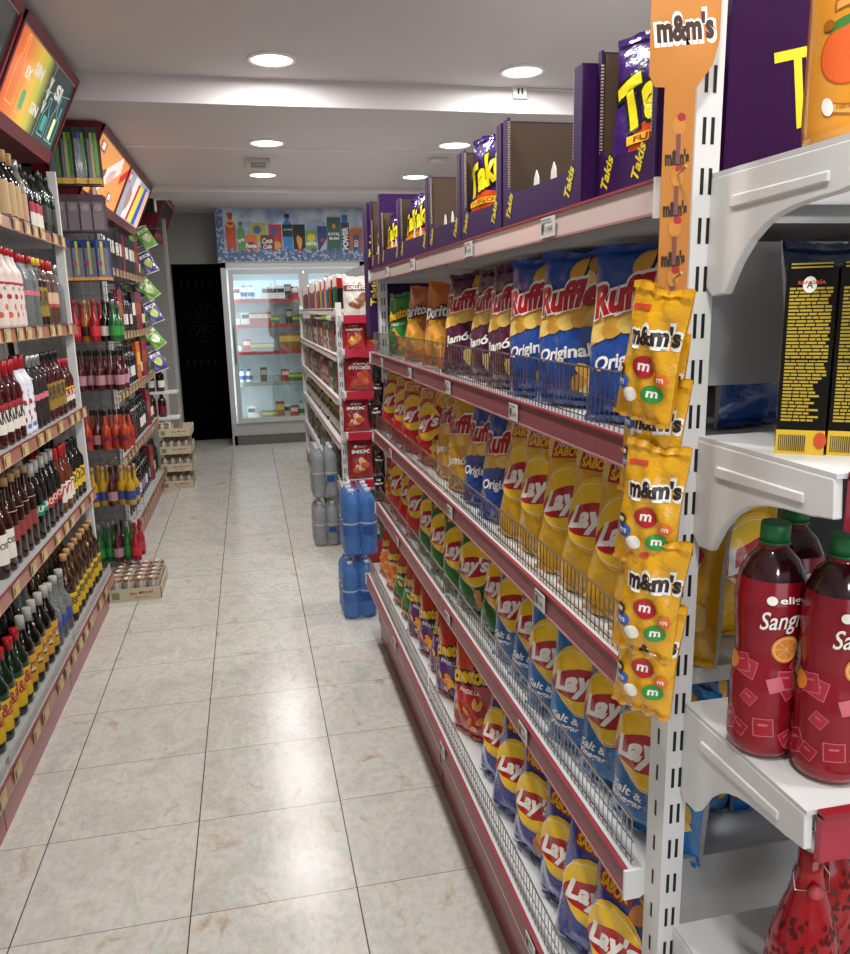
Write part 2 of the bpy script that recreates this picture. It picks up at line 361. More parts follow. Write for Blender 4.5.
# ---------- right gondola, two bays of 1.31 m, both faces, plus the end bay facing the viewer
g = empty('snack_gondola', (1.08, 2.37, 0)); tag(g, 'long white gondola shelving with rose price rails and wire baskets of crisps', 'shelving')
def child(mb, name, bevel=0): 
    o = mb.obj(name, g, bevel=bevel); o.location = (-1.08, -2.37, 0); return o
BAY = [(1.055, 2.372), (2.376, 3.69)]
LV = [1.783, 1.418, 1.052, .70, .345]
XF = [.565, .556, .556, .556, .497]
for bi, (y0, y1) in enumerate(BAY):
    for li, (z, xf) in enumerate(zip(LV, XF)):
        b = MB(); b.box(xf+.004, 1.05, y0, y1, z-.03, z-.003, WSHELF)
        if li == 0: b.box(xf+.03, 1.05, y0+.01, y1-.01, z-.055, z-.03, GREYM)
        child(b, 'shelf')
        b = MB(); rail(b, xf-.006, 1, y0, y1, z, ROSE if li else mat('#cfb9b4', .22, 0, 0, 0, 0, 40, .5), .045 if li < 4 else .05); child(b, 'price_rail')  # top rail paler than the rose ones: whitish glare put into its colour
        if li > 0:
            b = MB(); hh = .085 if li != 1 else .095
            xx = xf+.012; b.tube([(xx, y0+.012, z+hh), (xx, y1-.012, z+hh)], .0022, WIRE, 4)
            for zz in (.008, hh*.5): b.tube([(xx+.003, y0+.012, z+zz), (xx+.003, y1-.012, z+zz)], .0013, WIRE, 4)
            n = int((y1-y0)/.0185)
            for i in range(n+1):
                yy = y0+.012+(y1-y0-.024)*i/n; b.tube([(xx, yy, z), (xx, yy, z+hh)], .0012, WIRE, 3)
            child(b, 'wire_fence')
    b = MB(); b.box(.553, .562, y0+.004, y1-.004, .0, .10, REDM); b.box(.545, .562, y0+.004, y1-.004, .10, .30, ROSE); child(b, 'kick_panel')
for z in (.345, .70, 1.052, 1.418, 1.783):     # far side of the island
    child(MB().box(1.11, 1.60, 1.06, 3.69, z-.03, z-.003, WSHELF), 'shelf')
child(MB().box(1.06, 1.10, 1.10, 3.69, .02, 2.05, mat('#8f9091', .6)), 'back_panel')
for i in range(2): child(MB().box(.56, 1.05, BAY[i][1]-.012, BAY[i][1]-.006, .30, .33, WSHELF), 'bracket')
# white end caps of the rails at the near end
for z, xf in zip(LV, XF): child(MB().prism([(xf-.008, z+.004), (xf+.05, z+.004), (xf+.05, z-.03), (xf+.02, z-.05), (xf-.008, z-.05)], 1.049, 1.0545, WHITE), 'rail_end_cap')
for z, xf in zip(LV, XF): child(MB().prism([(xf-.010, z+.005), (xf+.05, z+.005), (xf+.05, z-.03), (xf+.02, z-.05), (xf-.010, z-.05)], 3.691, 3.697, WHITE), 'rail_end_cap')
# uprights of the end bay
b = MB(); upright(b, .585, .622, 1.0, 1.05, 2.25, WHITE, 'yx'); child(b, 'upright')
b = MB(); upright(b, 1.62, 1.661, 1.0, 1.05, 2.25, WHITE, 'y'); child(b, 'upright')
b = MB(); upright(b, .60, .64, 3.70, 3.745, 2.05, WHITE, 'yx'); child(b, 'upright')
b = MB(); upright(b, 1.06, 1.10, 2.35, 2.40, 2.05, WHITE, ''); child(b, 'upright')
# grey panels behind the end bay
child(MB().box(.63, 1.62, 1.036, 1.048, 1.50, 1.70, mat('#a5a7a8', .5)), 'end_panel')
child(MB().box(.63, 1.62, 1.036, 1.046, .55, .72, mat('#a5a7a8', .5)), 'end_panel')
# end bay shelves and brackets
EZ = [1.778, 1.428, 1.018, .625]
EY0 = .728
for z in EZ:
    for bx in (.611, 1.605):
        b = MB(); d = 1.0-EY0
        poly = [(1.0, z), (EY0, z), (EY0-.004, z-.045), (EY0+.02, z-.048)]
        for i in range(9):
            t = i/8; poly.append((EY0+.03+(d-.075)*t, z-.05-.012*t-.088*(t**4)))
        poly += [(.985, z-.152), (1.0, z-.14)]
        b.prism(poly, bx, bx+.012, WHITE, 'x')
        b.prism([(EY0+.045, z-.026), (EY0+.22, z-.028), (EY0+.225, z-.036), (EY0+.22, z-.044), (EY0+.045, z-.038)], bx-.003, bx+.002, WHITE, 'x')
        child(b, 'bracket', bevel=.002)
    child(MB().box(.612, 1.625, EY0-.002, 1.0, z, z+.006, WSHELF), 'shelf')
    b = MB(); b.box(.625, 1.61, EY0-.014, EY0-.004, z-.058, z+.003, mat('#a3243a', .3, 0, 0, 0, 0, 40, .3)); b.box(.625, 1.61, EY0-.017, EY0-.004, z+.0, z+.008, REDM); child(b, 'price_rail')
# price tags on the right gondola
for (y, li) in [(3.35, 1), (2.75, 1), (2.2, 1), (1.62, 1), (3.2, 2), (2.2, 2), (1.45, 2), (3.1, 3), (2.25, 3), (1.55, 3), (2.9, 4), (2.1, 4), (1.33, 4)]:
    o = price_tag(g, None, XF[li]-.012, y, LV[li]-.024, 1, '2,50€' if li % 2 else '2,00€'); o.location = (XF[li]-.0085-1.08, y-2.37, LV[li]-.023)
for y in (1.45, 2.0, 2.7, 3.2):
    o = price_tag(g, None, 0, 0, 0, 1, '1,95€', w=.07); o.location = (XF[0]-.0085-1.08, y-2.37, LV[0]-.023)
# ================================================================== PACKAGING BUILDERS
def bag_surface(w, h, t, seed):
    rr = random.Random(seed); ph = [rr.uniform(0, 6.28) for _ in range(8)]
    def half(v): return w/2*(1-.05*math.sin(PI*v)-.015*math.sin(9*v+ph[0]))
    def T(u, v):
        u = max(-1, min(1, u)); e = max(0., 1-u*u)**.6; s = max(0., 1-abs(2*v-.94)**3.2)**.8
        base = t/2*e*s*(1.08-.3*v)
        edge = abs(2*v-1)**8
        wr = .0045*math.sin(u*14+ph[1])*edge*e+.0025*e*s*math.sin(u*5-v*11+ph[6])+.004*e*math.sin(u*3.1+ph[2]+v*5)*math.sin(v*9+ph[3])*s+.0022*e*math.sin(u*8+v*17+ph[4])*s
        return .0012+base+wr
    def surf(x, z, lift=0.):
        v = max(0., min(1., z/h)); hw = half(v); u = max(-.985, min(.985, x/(w/2)))
        return (u*hw, -T(u, v)-lift, v*h+.004*math.sin(u*4+ph[5])*(1 if v > .9 else 0)*(v-.9)*10)
    return surf, half, T
def bag(name, w, h, t, front, back, ds, seed=1, crimp=None, mx=.0085):
    surf, half, T = bag_surface(w, h, t, seed); b = MB(); nu, nv = 20, 24
    for side, m in ((1, front), (-1, back)):
        vs = []
        for j in range(nv+1):
            for i in range(nu+1):
                x, y, z = surf((i/nu*2-1)*w/2/.985, j/nv*h); vs.append((x, y*side if side > 0 else -y*.9, z))
        fs = [(j*(nu+1)+i, j*(nu+1)+i+1, (j+1)*(nu+1)+i+1, (j+1)*(nu+1)+i) for j in range(nv) for i in range(nu)]
        if side < 0: fs = [tuple(reversed(f)) for f in fs]
        b.add(vs, fs, m, True)
    # side gusset closing front and back
    for s in (-1, 1):
        vs = []
        for j in range(nv+1):
            x, y, z = surf(s*w/2, j/nv*h); vs += [(x, y, z), (x, -y*.9, z)]
        fs = [(2*j, 2*j+1, 2*j+3, 2*j+2) if s > 0 else (2*j, 2*j+2, 2*j+3, 2*j+1) for j in range(nv)]
        b.add(vs, fs, back, True)
    if crimp: 
        ds = ds+[d_rect(-w*.49, w*.49, h*.955, h*.999, crimp, 12, 1), d_rect(-w*.49, w*.49, h*.001, h*.035, crimp, 12, 1)]
    decals(b, ds, surf, mx)
    return b
SILV = foil('#9d9c98')
CH1, CH2, CH3 = pr('#e2a93a'), pr('#c98a2a'), pr('#edc869')
WHT, YEL, RED = pr('#f0ece2'), pr('#f2c31c'), pr('#b01420')
def chips(x, z, r, n, seed, ms=(CH1, CH3, CH2)):
    rr = random.Random(seed); o = []
    for i in range(n): o.append(d_ell(x+rr.uniform(-r, r), z+rr.uniform(-r, r)*.8, r*rr.uniform(.5, .8), r*rr.uniform(.35, .6), ms[i % len(ms)], rr.uniform(0, 3), 12, 2, .08, seed+i))
    return o
def lays(base, seed, h=.285, w=.2, extra=None, snack=(CH1, CH3, CH2)):
    m = foil(base); ds = [d_rect(-w*.48, w*.48, h*.80, h*.93, CH3 if base in ('#c01c22', '#e0ab22') else m, 10, 3)]
    ds += chips(w*.2, h*.84, .028, 4, seed+5, snack)
    ds += [d_rect(-w*.36, w*.1, h*.80, h*.915, RED, 8, 3, .06), d_text('DESCUBRE EL', -w*.13, h*.89, w*.36, .008, WHT, .02, 0, .06), d_text('SABOR', -w*.13, h*.845, w*.4, .019, YEL, .04, 0, .06)]
    ds += [d_ell(-w*.02, h*.54, w*.37, h*.235, YEL), d_ell(-w*.02, h*.54, w*.355, h*.225, pr('#d99a14')), d_ell(-w*.03, h*.56, w*.33, h*.2, YEL)]
    ds += [d_ell(-w*.02, h*.53, w*.395, h*.205, WHT), d_ell(-w*.02, h*.53, w*.385, h*.20, YEL), d_ell(-w*.0, h*.515, w*.40, h*.105, RED, .25), d_text("Lay's", -w*.02, h*.515, w*.68, h*.19, WHT, .045, .35, .22)]
    ds += chips(w*.27, h*.22, .03, 6, seed+9, snack)
    if extra: ds += [d_text(extra[0], -w*.16, h*.25, w*.42, .016, WHT, .02, .3, .1), d_text(extra[1], -w*.16, h*.19, w*.42, .016, WHT, .02, .3, .1)]
    return bag('crisp_bag', w, h, .085, m, SILV, ds, seed, m)
def ruffles(base, word, seed, top='#1e4796', h=.29, w=.21):
    m = foil(base); ds = []
    ds += [d_rect(-w*.48, w*.48, h*.46, h*.62, CH1, 14, 4, .12, 0, .012)]
    for i in range(5): ds.append(d_ell(-w*.36+i*w*.18, h*(.50+.02*i), w*.14, h*.055, (CH3, CH1)[i % 2], .15, 12, 3, .05, i))
    ds += chips(w*.15, h*.87, .034, 4, seed+3)
    ds += [d_text('Ruffles', 0, h*.71, w*.90, h*.21, WHT, .09, .15, .13, .006), d_text('Ruffles', 0, h*.71, w*.88, h*.19, RED, .05, .15, .13)]
    ds += [d_text(word, -w*.02, h*.33, w*.62, h*.11, WHT, .03, .05, .12)]
    ds += chips(w*.3, h*.14, .034, 6, seed+4)
    return bag('crisp_bag', w, h, .09, m, SILV, ds, seed, m)
BLK2 = pr('#141210')
def cheetos(base, seed, top='#c8361c', h=.25, w=.17):
    m = foil(base); ds = [d_rect(-w*.49, w*.49, h*.72, h*.955, pr(top), 12, 4, 0, 0, -.01)]
    ds += [d_text('cheetos', 0, h*.66, w*.86, h*.2, BLK2, .12, .0, .2, .008), d_text('cheetos', 0, h*.66, w*.84, h*.17, YEL, .05, 0, .2)]
    ds += [d_text('PANDILLA', w*.05, h*.5, w*.5, .012, WHT, .02, 0, .1)]
    rr = random.Random(seed)
    for i in range(9): ds.append(d_ell(rr.uniform(-.35, .35)*w, rr.uniform(.1, .42)*h, .017, .008, (pr('#e8902a'), pr('#f0b243'))[i % 2], rr.uniform(0, 3), 10, 2, .12, i))
    return bag('snack_bag', w, h, .075, m, SILV, ds, seed, pr(top))
def takis(seed, h=.25, w=.19):
    m = foil('#40206e'); ds = [d_ell(w*.1, h*.22, w*.42, h*.22, pr('#d0491c'), 0, 20, 4, .06, seed)]
    for i in range(4): ds.append(d_ell(w*(.0+.09*i), h*(.14+.06*i), .03, .011, pr(('#a32a16', '#e47a26')[i % 2]), .9, 10, 2))
    ds += [d_text('Takis', -w*.02, h*.62, w*.86, h*.36, BLK2, .12, .1, .35, .008), d_text('Takis', -w*.02, h*.62, w*.84, h*.34, pr('#f3e11e'), .05, .1, .35)]
    ds += [d_rect(-w*.3, w*.25, h*.3, h*.36, YEL, 6, 1, .1), d_text('FUEGO', -w*.03, h*.33, w*.4, .01, RED, .02, 0, .1)]
    return bag('snack_bag', w, h, .07, m, SILV, ds, seed, m)
def doritos(seed, h=.27, w=.19):
    m = foil('#c96a1c'); ds = [d_ell(0, h*.3, w*.4, h*.2, pr('#e9a441'), 0, 18, 4, .08, seed)]+chips(0, h*.28, .03, 6, seed)
    ds += [d_text('Doritos', 0, h*.65, w*.85, h*.16, BLK2, .1, .1, .15, .008), d_text('Doritos', 0, h*.65, w*.82, h*.14, WHT, .03, .1, .15), d_text('TEX MEX', 0, h*.52, w*.5, .013, YEL, .02)]
    return bag('snack_bag', w, h, .08, m, foil('#4c1c12'), ds, seed, m)
def place(src, used, loc, rz=0, lean=0, roll=0, sc=1):
    if used.get(src.name): o = dup(src)
    else: o = src; used[src.name] = True
    o.location = loc; o.rotation_euler = (lean, roll, rz); o.scale = (sc, sc, sc*1.0); return o
USED = {}
P = {}
P['lr'] = lays('#c01c22', 11).obj('crisp_bag'); P['ly'] = lays('#e0ab22', 12, .30).obj('crisp_bag'); P['lg'] = lays('#1d6b35', 13, .285, .2, None, (pr('#c9822e'), pr('#d89a48'))).obj('crisp_bag')
P['lb'] = lays('#1f74b6', 14, .295, .205, ('Salt &', 'Vinegar')).obj('crisp_bag'); P['lp'] = lays('#2f3f93', 15, .27, .195, None, (pr('#d9842a'), pr('#e8a04a'), pr('#c46d1e'))).obj('crisp_bag')
P['rb'] = ruffles('#1c4a9a', 'Original', 21).obj('crisp_bag'); P['rj'] = ruffles('#53183f', 'Jamón', 22).obj('crisp_bag'); P['ry'] = ruffles('#d9a32a', 'Jamón', 23).obj('crisp_bag')
P['co'] = cheetos('#dd7418', 31).obj('snack_bag'); P['cg'] = cheetos('#23753a', 32).obj('snack_bag'); P['cv'] = cheetos('#5b2b6e', 33).obj('snack_bag'); P['cr'] = cheetos('#b8201c', 34, '#d2471c', .28, .19).obj('snack_bag')
P['do'] = doritos(41).obj('snack_bag'); P['gt'] = cheetos('#1b8a3c', 35, '#1b8a3c', .25, .16).obj('snack_bag')
LOOK = {'lr': 'red potato crisp bag with yellow sun logo', 'ly': 'yellow potato crisp bag with red ribbon logo', 'lg': 'green crisp bag with red ribbon logo', 'lb': 'bright blue crisp bag with red ribbon logo',
        'lp': 'violet-blue crisp bag with red ribbon logo', 'rb': 'dark blue ridged crisp bag reading Original', 'rj': 'maroon ridged ham crisp bag', 'ry': 'golden ridged crisp bag', 'co': 'orange corn puff bag', 'cg': 'green corn puff bag',
        'cv': 'purple corn puff bag with orange top', 'cr': 'red corn puff bag', 'do': 'orange tortilla chip bag', 'gt': 'small green snack bag'}
ROWS = [
 (1, 'in top basket', [('gt', 3.36), ('do', 3.0), ('do', 2.62), ('rj', 2.33), ('rj', 2.08), ('rj', 1.88), ('rb', 1.67), ('rb', 1.50), ('rb', 1.23)]),
 (2, 'in second basket', [('lr', 3.58), ('lr', 3.28), ('lr', 3.05), ('lr', 2.78), ('ry', 2.52), ('ry', 2.32), ('rb', 2.14), ('rb', 1.95), ('ly', 1.78), ('ly', 1.64), ('ly', 1.50), ('ly', 1.37), ('ly', 1.24), ('ly', 1.13)]),
 (3, 'in third basket', [('co', 3.62), ('lr', 3.42), ('lr', 3.22), ('lr', 3.02), ('lg', 2.78), ('lg', 2.55), ('lg', 2.36), ('lg', 2.20), ('lg', 2.00), ('lb', 1.83), ('lb', 1.69), ('lb', 1.55), ('lb', 1.40), ('lb', 1.27), ('lb', 1.13)]),
 (4, 'in lowest basket', [('co', 3.62), ('co', 3.42), ('cg', 3.22), ('cg', 3.05), ('cv', 2.87), ('cv', 2.69), ('cv', 2.53), ('cv', 2.37), ('cr', 2.12), ('lp', 1.86), ('lp', 1.70), ('lp', 1.55), ('lp', 1.38), ('lp', 1.25), ('lp', 1.12)])]
for li, where, items in ROWS:
    rw = Row(where)
    for k, y in reversed(items):
        o = place(P[k], USED, (XF[li]+(.083 if li < 4 else .098)+R.uniform(-.004, .006), y, LV[li]+.002), -math.radians(66+R.uniform(-8, 8)), -math.radians(7+R.uniform(-3, 3)), math.radians(R.uniform(-3, 3)), 1.04)
        rw.put(o, LOOK[k], 'crisp bag' if k[0] in 'lr' else 'snack bag', 'snack bags '+where)
    rw.close()
for k_, x, y, li, rz, l in [('rb', .82, 1.17, 1, .3, 'dark blue crisp bag in a second rank behind the highest basket, seen past the upright'), ('ly', .80, 1.17, 2, .25, 'yellow crisp bag in a second rank, seen behind the red sangria bottle'), ('lb', .73, 1.16, 3, .2, 'blue crisp bag in a second rank, seen under the third end shelf bracket'), ('lb', .90, 1.18, 3, .3, 'blue crisp bag in a second rank, farther right under the third end shelf')]:
    o = place(P[k_], USED, (x, y, LV[li]+.002), rz, 0, 0, .95); tag(o, l, 'crisp bag')
# ---------- Takis display boxes on the top shelf
PUR = dull(mat('#34124a', .5, 0, 0, 0, .03, 60, .0), .2); CARD = mat('#544334', .85, 0, 0, 0, .05, 90); PURD = mat('#2c1233', .5)
YT = mat('#e6d21c', .45)
def tray(L, hgt=.225, d=.36, pil=.035):
    r = empty('display_box'); t = .005
    b = MB(); b.box(0, d, 0, L, 0, t, PUR)
    b.box(d-t, d, 0, L, t, hgt, PUR); b.box(d-2*t, d-t, t, L-t, t, hgt-.002, CARD)
    for y in (0, L-t): b.box(0, d-t, y, y+t, t, hgt, PUR); 
    for y in (t, L-2*t): b.box(.004, d-2*t, y, y+t, t, hgt-.004, CARD)
    b.obj('carton', r)
    b = MB()
    # front panel with cut-out: lip and two pillars
    pts = [(0, 0), (L, 0), (L, hgt), (L-pil, hgt), (L-pil, .085), (L-pil-.03, .068), (pil+.03, .062), (pil, .075), (pil, hgt), (0, hgt)]
    b.add([(-.001, y, z) for y, z in pts]+[(-.005, y, z) for y, z in pts], [tuple(range(10)), tuple(19-i for i in range(10))]+[(i, (i+1) % 10, (i+1) % 10+10, i+10) for i in range(10)], PUR)
    vs, fs, m = d_text('Takis', 0, 0, .055, .026, YT, .03, .1, 1.1)
    for yy in (L-.045, .05): b.add([(-.0056, yy-x, .045+z) for x, z in vs], fs, m)
    for i in range(28):   # torn perforation teeth
        z = .08+i*.005
        for yy in (pil, L-pil): b.box(-.0052, -.0008, yy-.0015, yy+.0015, z, z+.0025, mat('#b9a890', .8))
    b.obj('front_panel', r); return r
bt = takis(51); TK = bt.obj('snack_bag')
T0 = tray(.425); segs = [(1.335, .425), (1.775, .34), (2.125, .385), (2.52, .47), (3.0, .41), (3.43, .26)]
bags_in = {2: [.25], 4: [.16, .25], 5: [.08, .3], }
rb_ = Row('on the top shelf')
names = ['purple snack display box on the top shelf, second from the near upright, empty', 'purple snack display box on the top shelf, third from the near upright, holding one bag', 'purple snack display box on the top shelf, fourth from the near upright, empty',
         'purple snack display box on the top shelf, fifth from the near upright, holding two bags', 'purple snack display box on the top shelf, sixth from the near upright', 'purple snack display box on the top shelf, farthest from the viewer']
ti = 0
def flaps(root, L):
    b = MB()
    for yy in (L*.4, L*.62):
        b.prism([(yy-.018, .0), (yy+.018, .0), (yy+.012, .035), (yy, .05), (yy-.012, .035)], .012, .014, mat('#e6e2dc', .6), 'x', Matrix.Translation((0, 0, .05)))
    b.obj('cardboard_tongue', root)
for i, (y, L) in enumerate(segs):
    o = T0 if i == 0 else tray(L, .225 if i < 5 else .30); o.location = (.575, y, 1.784); tag(o, names[i], 'display box', 'purple snack display boxes on the top shelf')
    if i != 1: flaps(o, L)
def put_taki(x, y, z, rz, lean, label, sc=1.):
    o = place(TK, USED, (x, y, z), rz, lean, 0, sc); tag(o, label, 'snack bag', 'purple chip bags in the display boxes'); return o
put_taki(.625, 2.02, 1.79, -1.15, -.1, 'purple chip bag with yellow lettering in the third display box from the upright')
put_taki(.622, 2.79, 1.79, -1.2, -.1, 'purple chip bag in the fifth display box, nearer of two', .86)
put_taki(.622, 2.92, 1.79, -1.2, -.1, 'purple chip bag in the fifth display box, farther of two', .86)
put_taki(.622, 3.33, 1.79, -1.2, -.1, 'purple chip bag in the sixth display box from the upright', .84)
put_taki(.622, 3.61, 1.79, -1.2, -.1, 'purple chip bag in the farthest display box', .84)
put_taki(.665, 1.225, 1.79, -.85, -.12, 'large purple chip bag turned sideways with silver back, in the nearest display box')
# nearest carton beside the upright with big lettering on its end
o = tray(.205, .24, .43, .014); o.location = (.60, 1.125, 1.784); tag(o, 'purple snack display box on the top shelf, nearest the white upright', 'display box', 'purple snack display boxes on the top shelf')
b = MB(); b.box(0, .37, 0, .055, 0, .36, dull(mat('#30093a', .6, 0, 0, 0, .03, 60))); flat(b, [d_text('Takis', .205, .145, .26, .105, YT, .0, .1, .22)], -.0006); o = b.obj('carton', loc=(.667, 1.062, 1.784)); tag(o, 'dark purple upright carton with big yellow lettering behind the juice bottle', 'carton')
# far purple cartons at the gondola end
b = MB(); b.box(0, .3, 0, .14, 0, .60, PUR); flat(b, [d_text('Takis', .022, .42, .12, .03, YT, .03, 0, 1.5), d_text('Takis', .022, .2, .12, .03, YT, .03, 0, 1.5)], 0)
o = b.obj('display_carton', loc=(.566, 3.76, 1.49)); tag(o, 'tall purple snack carton standing past the far end of the crisp gondola', 'display carton')
b = MB(); b.box(.57, 1.05, 3.75, 3.92, 1.475, 1.49, DARK); child(b, 'end_shelf')
# ---------- M&M's clip strip and bags by the upright
b = MB(); ORG = mat('#bd7a30', .5); BRN = mat('#3b2219', .5)
r = empty('clip_strip', (.56, .982, 1.02)); tag(r, 'orange cardboard hanging strip with brown lettering clipped to the near upright', 'hanging display strip')
def card(pts, m): b = MB(); n = len(pts); b.prism(pts, 0, .0015, m, 'y'); return b
pts = [(-.028, 0), (.028, 0), (.028, .86)]
for i in range(9): a = -PI/2+PI*i/8; pts.append((.033+.022*math.cos(a)*.6, .90+.022*math.sin(a)))
pts = [(-.030, 0), (.012, 0), (.012, .862), (.034, .89), (.042, .92), (.042, 1.10), (.030, 1.13), (-.042, 1.13), (-.054, 1.10), (-.052, .875), (-.044, .862), (-.030, .862)]
b = card(pts, ORG)
ds = [d_text("m&m's", -.006, .932, .080, .036, mat('#f0e6d8', .5), .08, 0, .12, .006), d_text("m&m's", -.006, .932, .078, .032, BRN, .05, 0, .12), d_rect(-.04, -.022, .965, .981, mat('#e0531e', .5), 1, 1, .1)]
for i in range(13):
    z = .80-i*.0625
    ds += [d_ell(-.009, z+.018, .009, .012, mat('#c98538', .5)), d_ell(-.006, z+.028, .006, .005, mat('#a82a32', .5)), d_text("m&m's", -.010, z-.02, .034, .02, BRN, .06, 0, .05), d_rect(-.012, -.006, z-.028, z+.008, mat('#7c4a46', .5), 1, 1, n if False else 0)]
flat(b, ds, 0, .00008); b.obj('printed_card', r)
for z in (.76, .63, .50, .37, .24, .11):
    b = MB(); b.tube([(-.009, -.001, z), (-.009, -.012, z+.002), (-.009, -.022, z+.006)], .002, mat('#c9a36a', .4), 6); b.obj('hook', r)
MY = foil('#e0a312')
def mmbag(seed):
    w, h = .088, .175; GRN = pr('#2f8a34'); BL = pr('#2a5aa8')
    ds = [d_text("m&m's", .005, h*.66, w*.86, h*.17, WHT, .1, 0, .1, .006), d_text("m&m's", .005, h*.66, w*.84, h*.15, pr('#2c1812'), .05, 0, .1), d_rect(-w*.42, -w*.1, h*.82, h*.86, pr('#d04428'), 4, 1, .1)]
    for cx, cz, rx, m in ((.0, .42, .017, RED), (-.03, .28, .012, BL), (.02, .24, .014, GRN), (-.012, .2, .011, WHT), (-.035, .37, .009, pr('#4a2a1a')), (.03, .36, .010, pr('#e86a1c'))):
        ds += [d_ell(cx, cz*h, rx, rx*.85, m), d_text('m', cx, cz*h, rx*.9, rx*.6, WHT, .03)]
    return bag('chocolate_bag', w, h, .035, MY, foil('#c98f16'), ds, seed, MY, .006)
MM = mmbag(61).obj('chocolate_bag')
for i, (x, y, z, rz, ro, s_) in enumerate([(.498, .95, 1.470, -1.12, .20, .98), (.522, .972, 1.415, -1.05, .10, .95), (.518, .97, 1.36, -1.0, .14, .95), (.510, .955, 1.27, -.85, .12, .97), (.524, .972, 1.235, -1.0, .08, .95), (.512, .955, 1.14, -.85, .14, 1.0), (.526, .972, 1.10, -1.0, .1, .95), (.522, .968, 1.045, -.9, .12, 1.0)]):
    o = place(MM, USED, (x, y, z), rz, .05, ro, s_)
    tag(o, 'yellow chocolate candy bag on the hanging strip by the upright, %s from the top' % od(i), 'candy bag', 'yellow candy bags on the clip strip')

# ---------- end bay goods
def screw_cap(b, r, z, h, m): b.lathe([(r, z), (r, z+h*.85), (r*.93, z+h)], m, 20)
# pet bottles of sangria
SR = mat('#8e1220', .12, 0, 0, 0, 0, 40, .4)
def sangria_bottle():
    r = empty('sangria_bottle')
    prof = [(.030, 0), (.041, .006), (.044, .02), (.043, .05), (.0435, .10), (.040, .13), (.0395, .15), (.043, .185), (.0445, .215), (.041, .245), (.031, .268), (.018, .282), (.0145, .29), (.0145, .302)]
    def rad(z):
        for (r0, z0), (r1, z1) in zip(prof, prof[1:]):
            if z0 <= z <= z1: return r0+(r1-r0)*(z-z0)/(z1-z0)
        return prof[-1][0]
    b = MB(); b.lathe(prof, SR, 32); 
    b.lathe([(.0412, .2465), (.0314, .269), (.0184, .283)], mat('#2c0810', .1, 0, 0, 0, 0, 40, .8), 32, cap=False)
    def surf(x, z, lift): a = x/.043; rr = rad(z)+lift; return (rr*math.sin(a), -rr*math.cos(a), z)
    PK, PK2, RD, OR, LM = mat('#b02a3e', .15), mat('#c86874', .15), mat('#9a1626', .15), mat('#e08a2a', .3), mat('#d8b23a', .3)
    rr = random.Random(5); ds = [d_rect(-.130, .130, .012, .246, mat('#860c1e', .22, 0, 0, 0, 0, 40, .2), 40, 10)]
    for i in range(30):
        x, z = rr.uniform(-.1, .1), rr.uniform(.02, .135); s = rr.uniform(.009, .0155); a = rr.uniform(-.6, .6)
        if i % 4 == 1: ds.append(d_ell(x, z, .012, .012, (OR, LM, mat('#4e8a2e', .3))[i % 3]))
        else: ds += [d_rect(x-s, x+s, z-s, z+s, PK2, 2, 2, a), d_rect(x-s*.9, x+s*.9, z-s*.9, z+s*.9, (PK, RD)[i % 2], 2, 2, a), d_rect(x-s*.5, x+s*.4, z+s*.2, z+s*.4, PK2, 2, 1, a)]
    decals(b, ds[:1], surf, .005, .0001); decals(b, ds[1:], surf, .005, .0001, 12, 5); ds = []
    ds += [d_ell(.016, .158, .019, .019, OR), d_ell(.016, .158, .0165, .0165, mat('#f0c89a', .3)), d_ell(.016, .158, .015, .015, OR)]
    ds += [d_rect(.016-.0145, .016+.0145, .1576, .1584, mat('#f0c89a', .3), 3, 1, PI*k/4) for k in range(4)]
    ds += [d_ell(-.006, .224, .006, .006, WHT), d_text('eliges', .024, .224, .042, .012, WHT, .02), d_text('Sangría', .014, .196, .066, .032, WHT, .01, .4, .12)]
    decals(b, ds, surf, .004, .0001, 99, 18); b.obj('body', r)
    b = MB(); screw_cap(b, .0185, .292, .024, mat('#1c6a38', .35)); b.lathe([(.0195, .288), (.0195, .292)], mat('#1c6a38', .35), 20); b.obj('cap', r); return r
SB = sangria_bottle()
for (x, y, l, rz) in [(.648, .868, 'red sangria bottle with green cap on the third end shelf, left front', -.45), (.693, .795, 'red sangria bottle with green cap on the third end shelf, right of the front pair', -.4), (.735, .945, 'red sangria bottle with green cap, behind the front pair on the third end shelf', -.3)]:
    o = place(SB, USED, (x, y, 1.025), rz); tag(o, l, 'bottle', 'red sangria bottles on the end shelf')
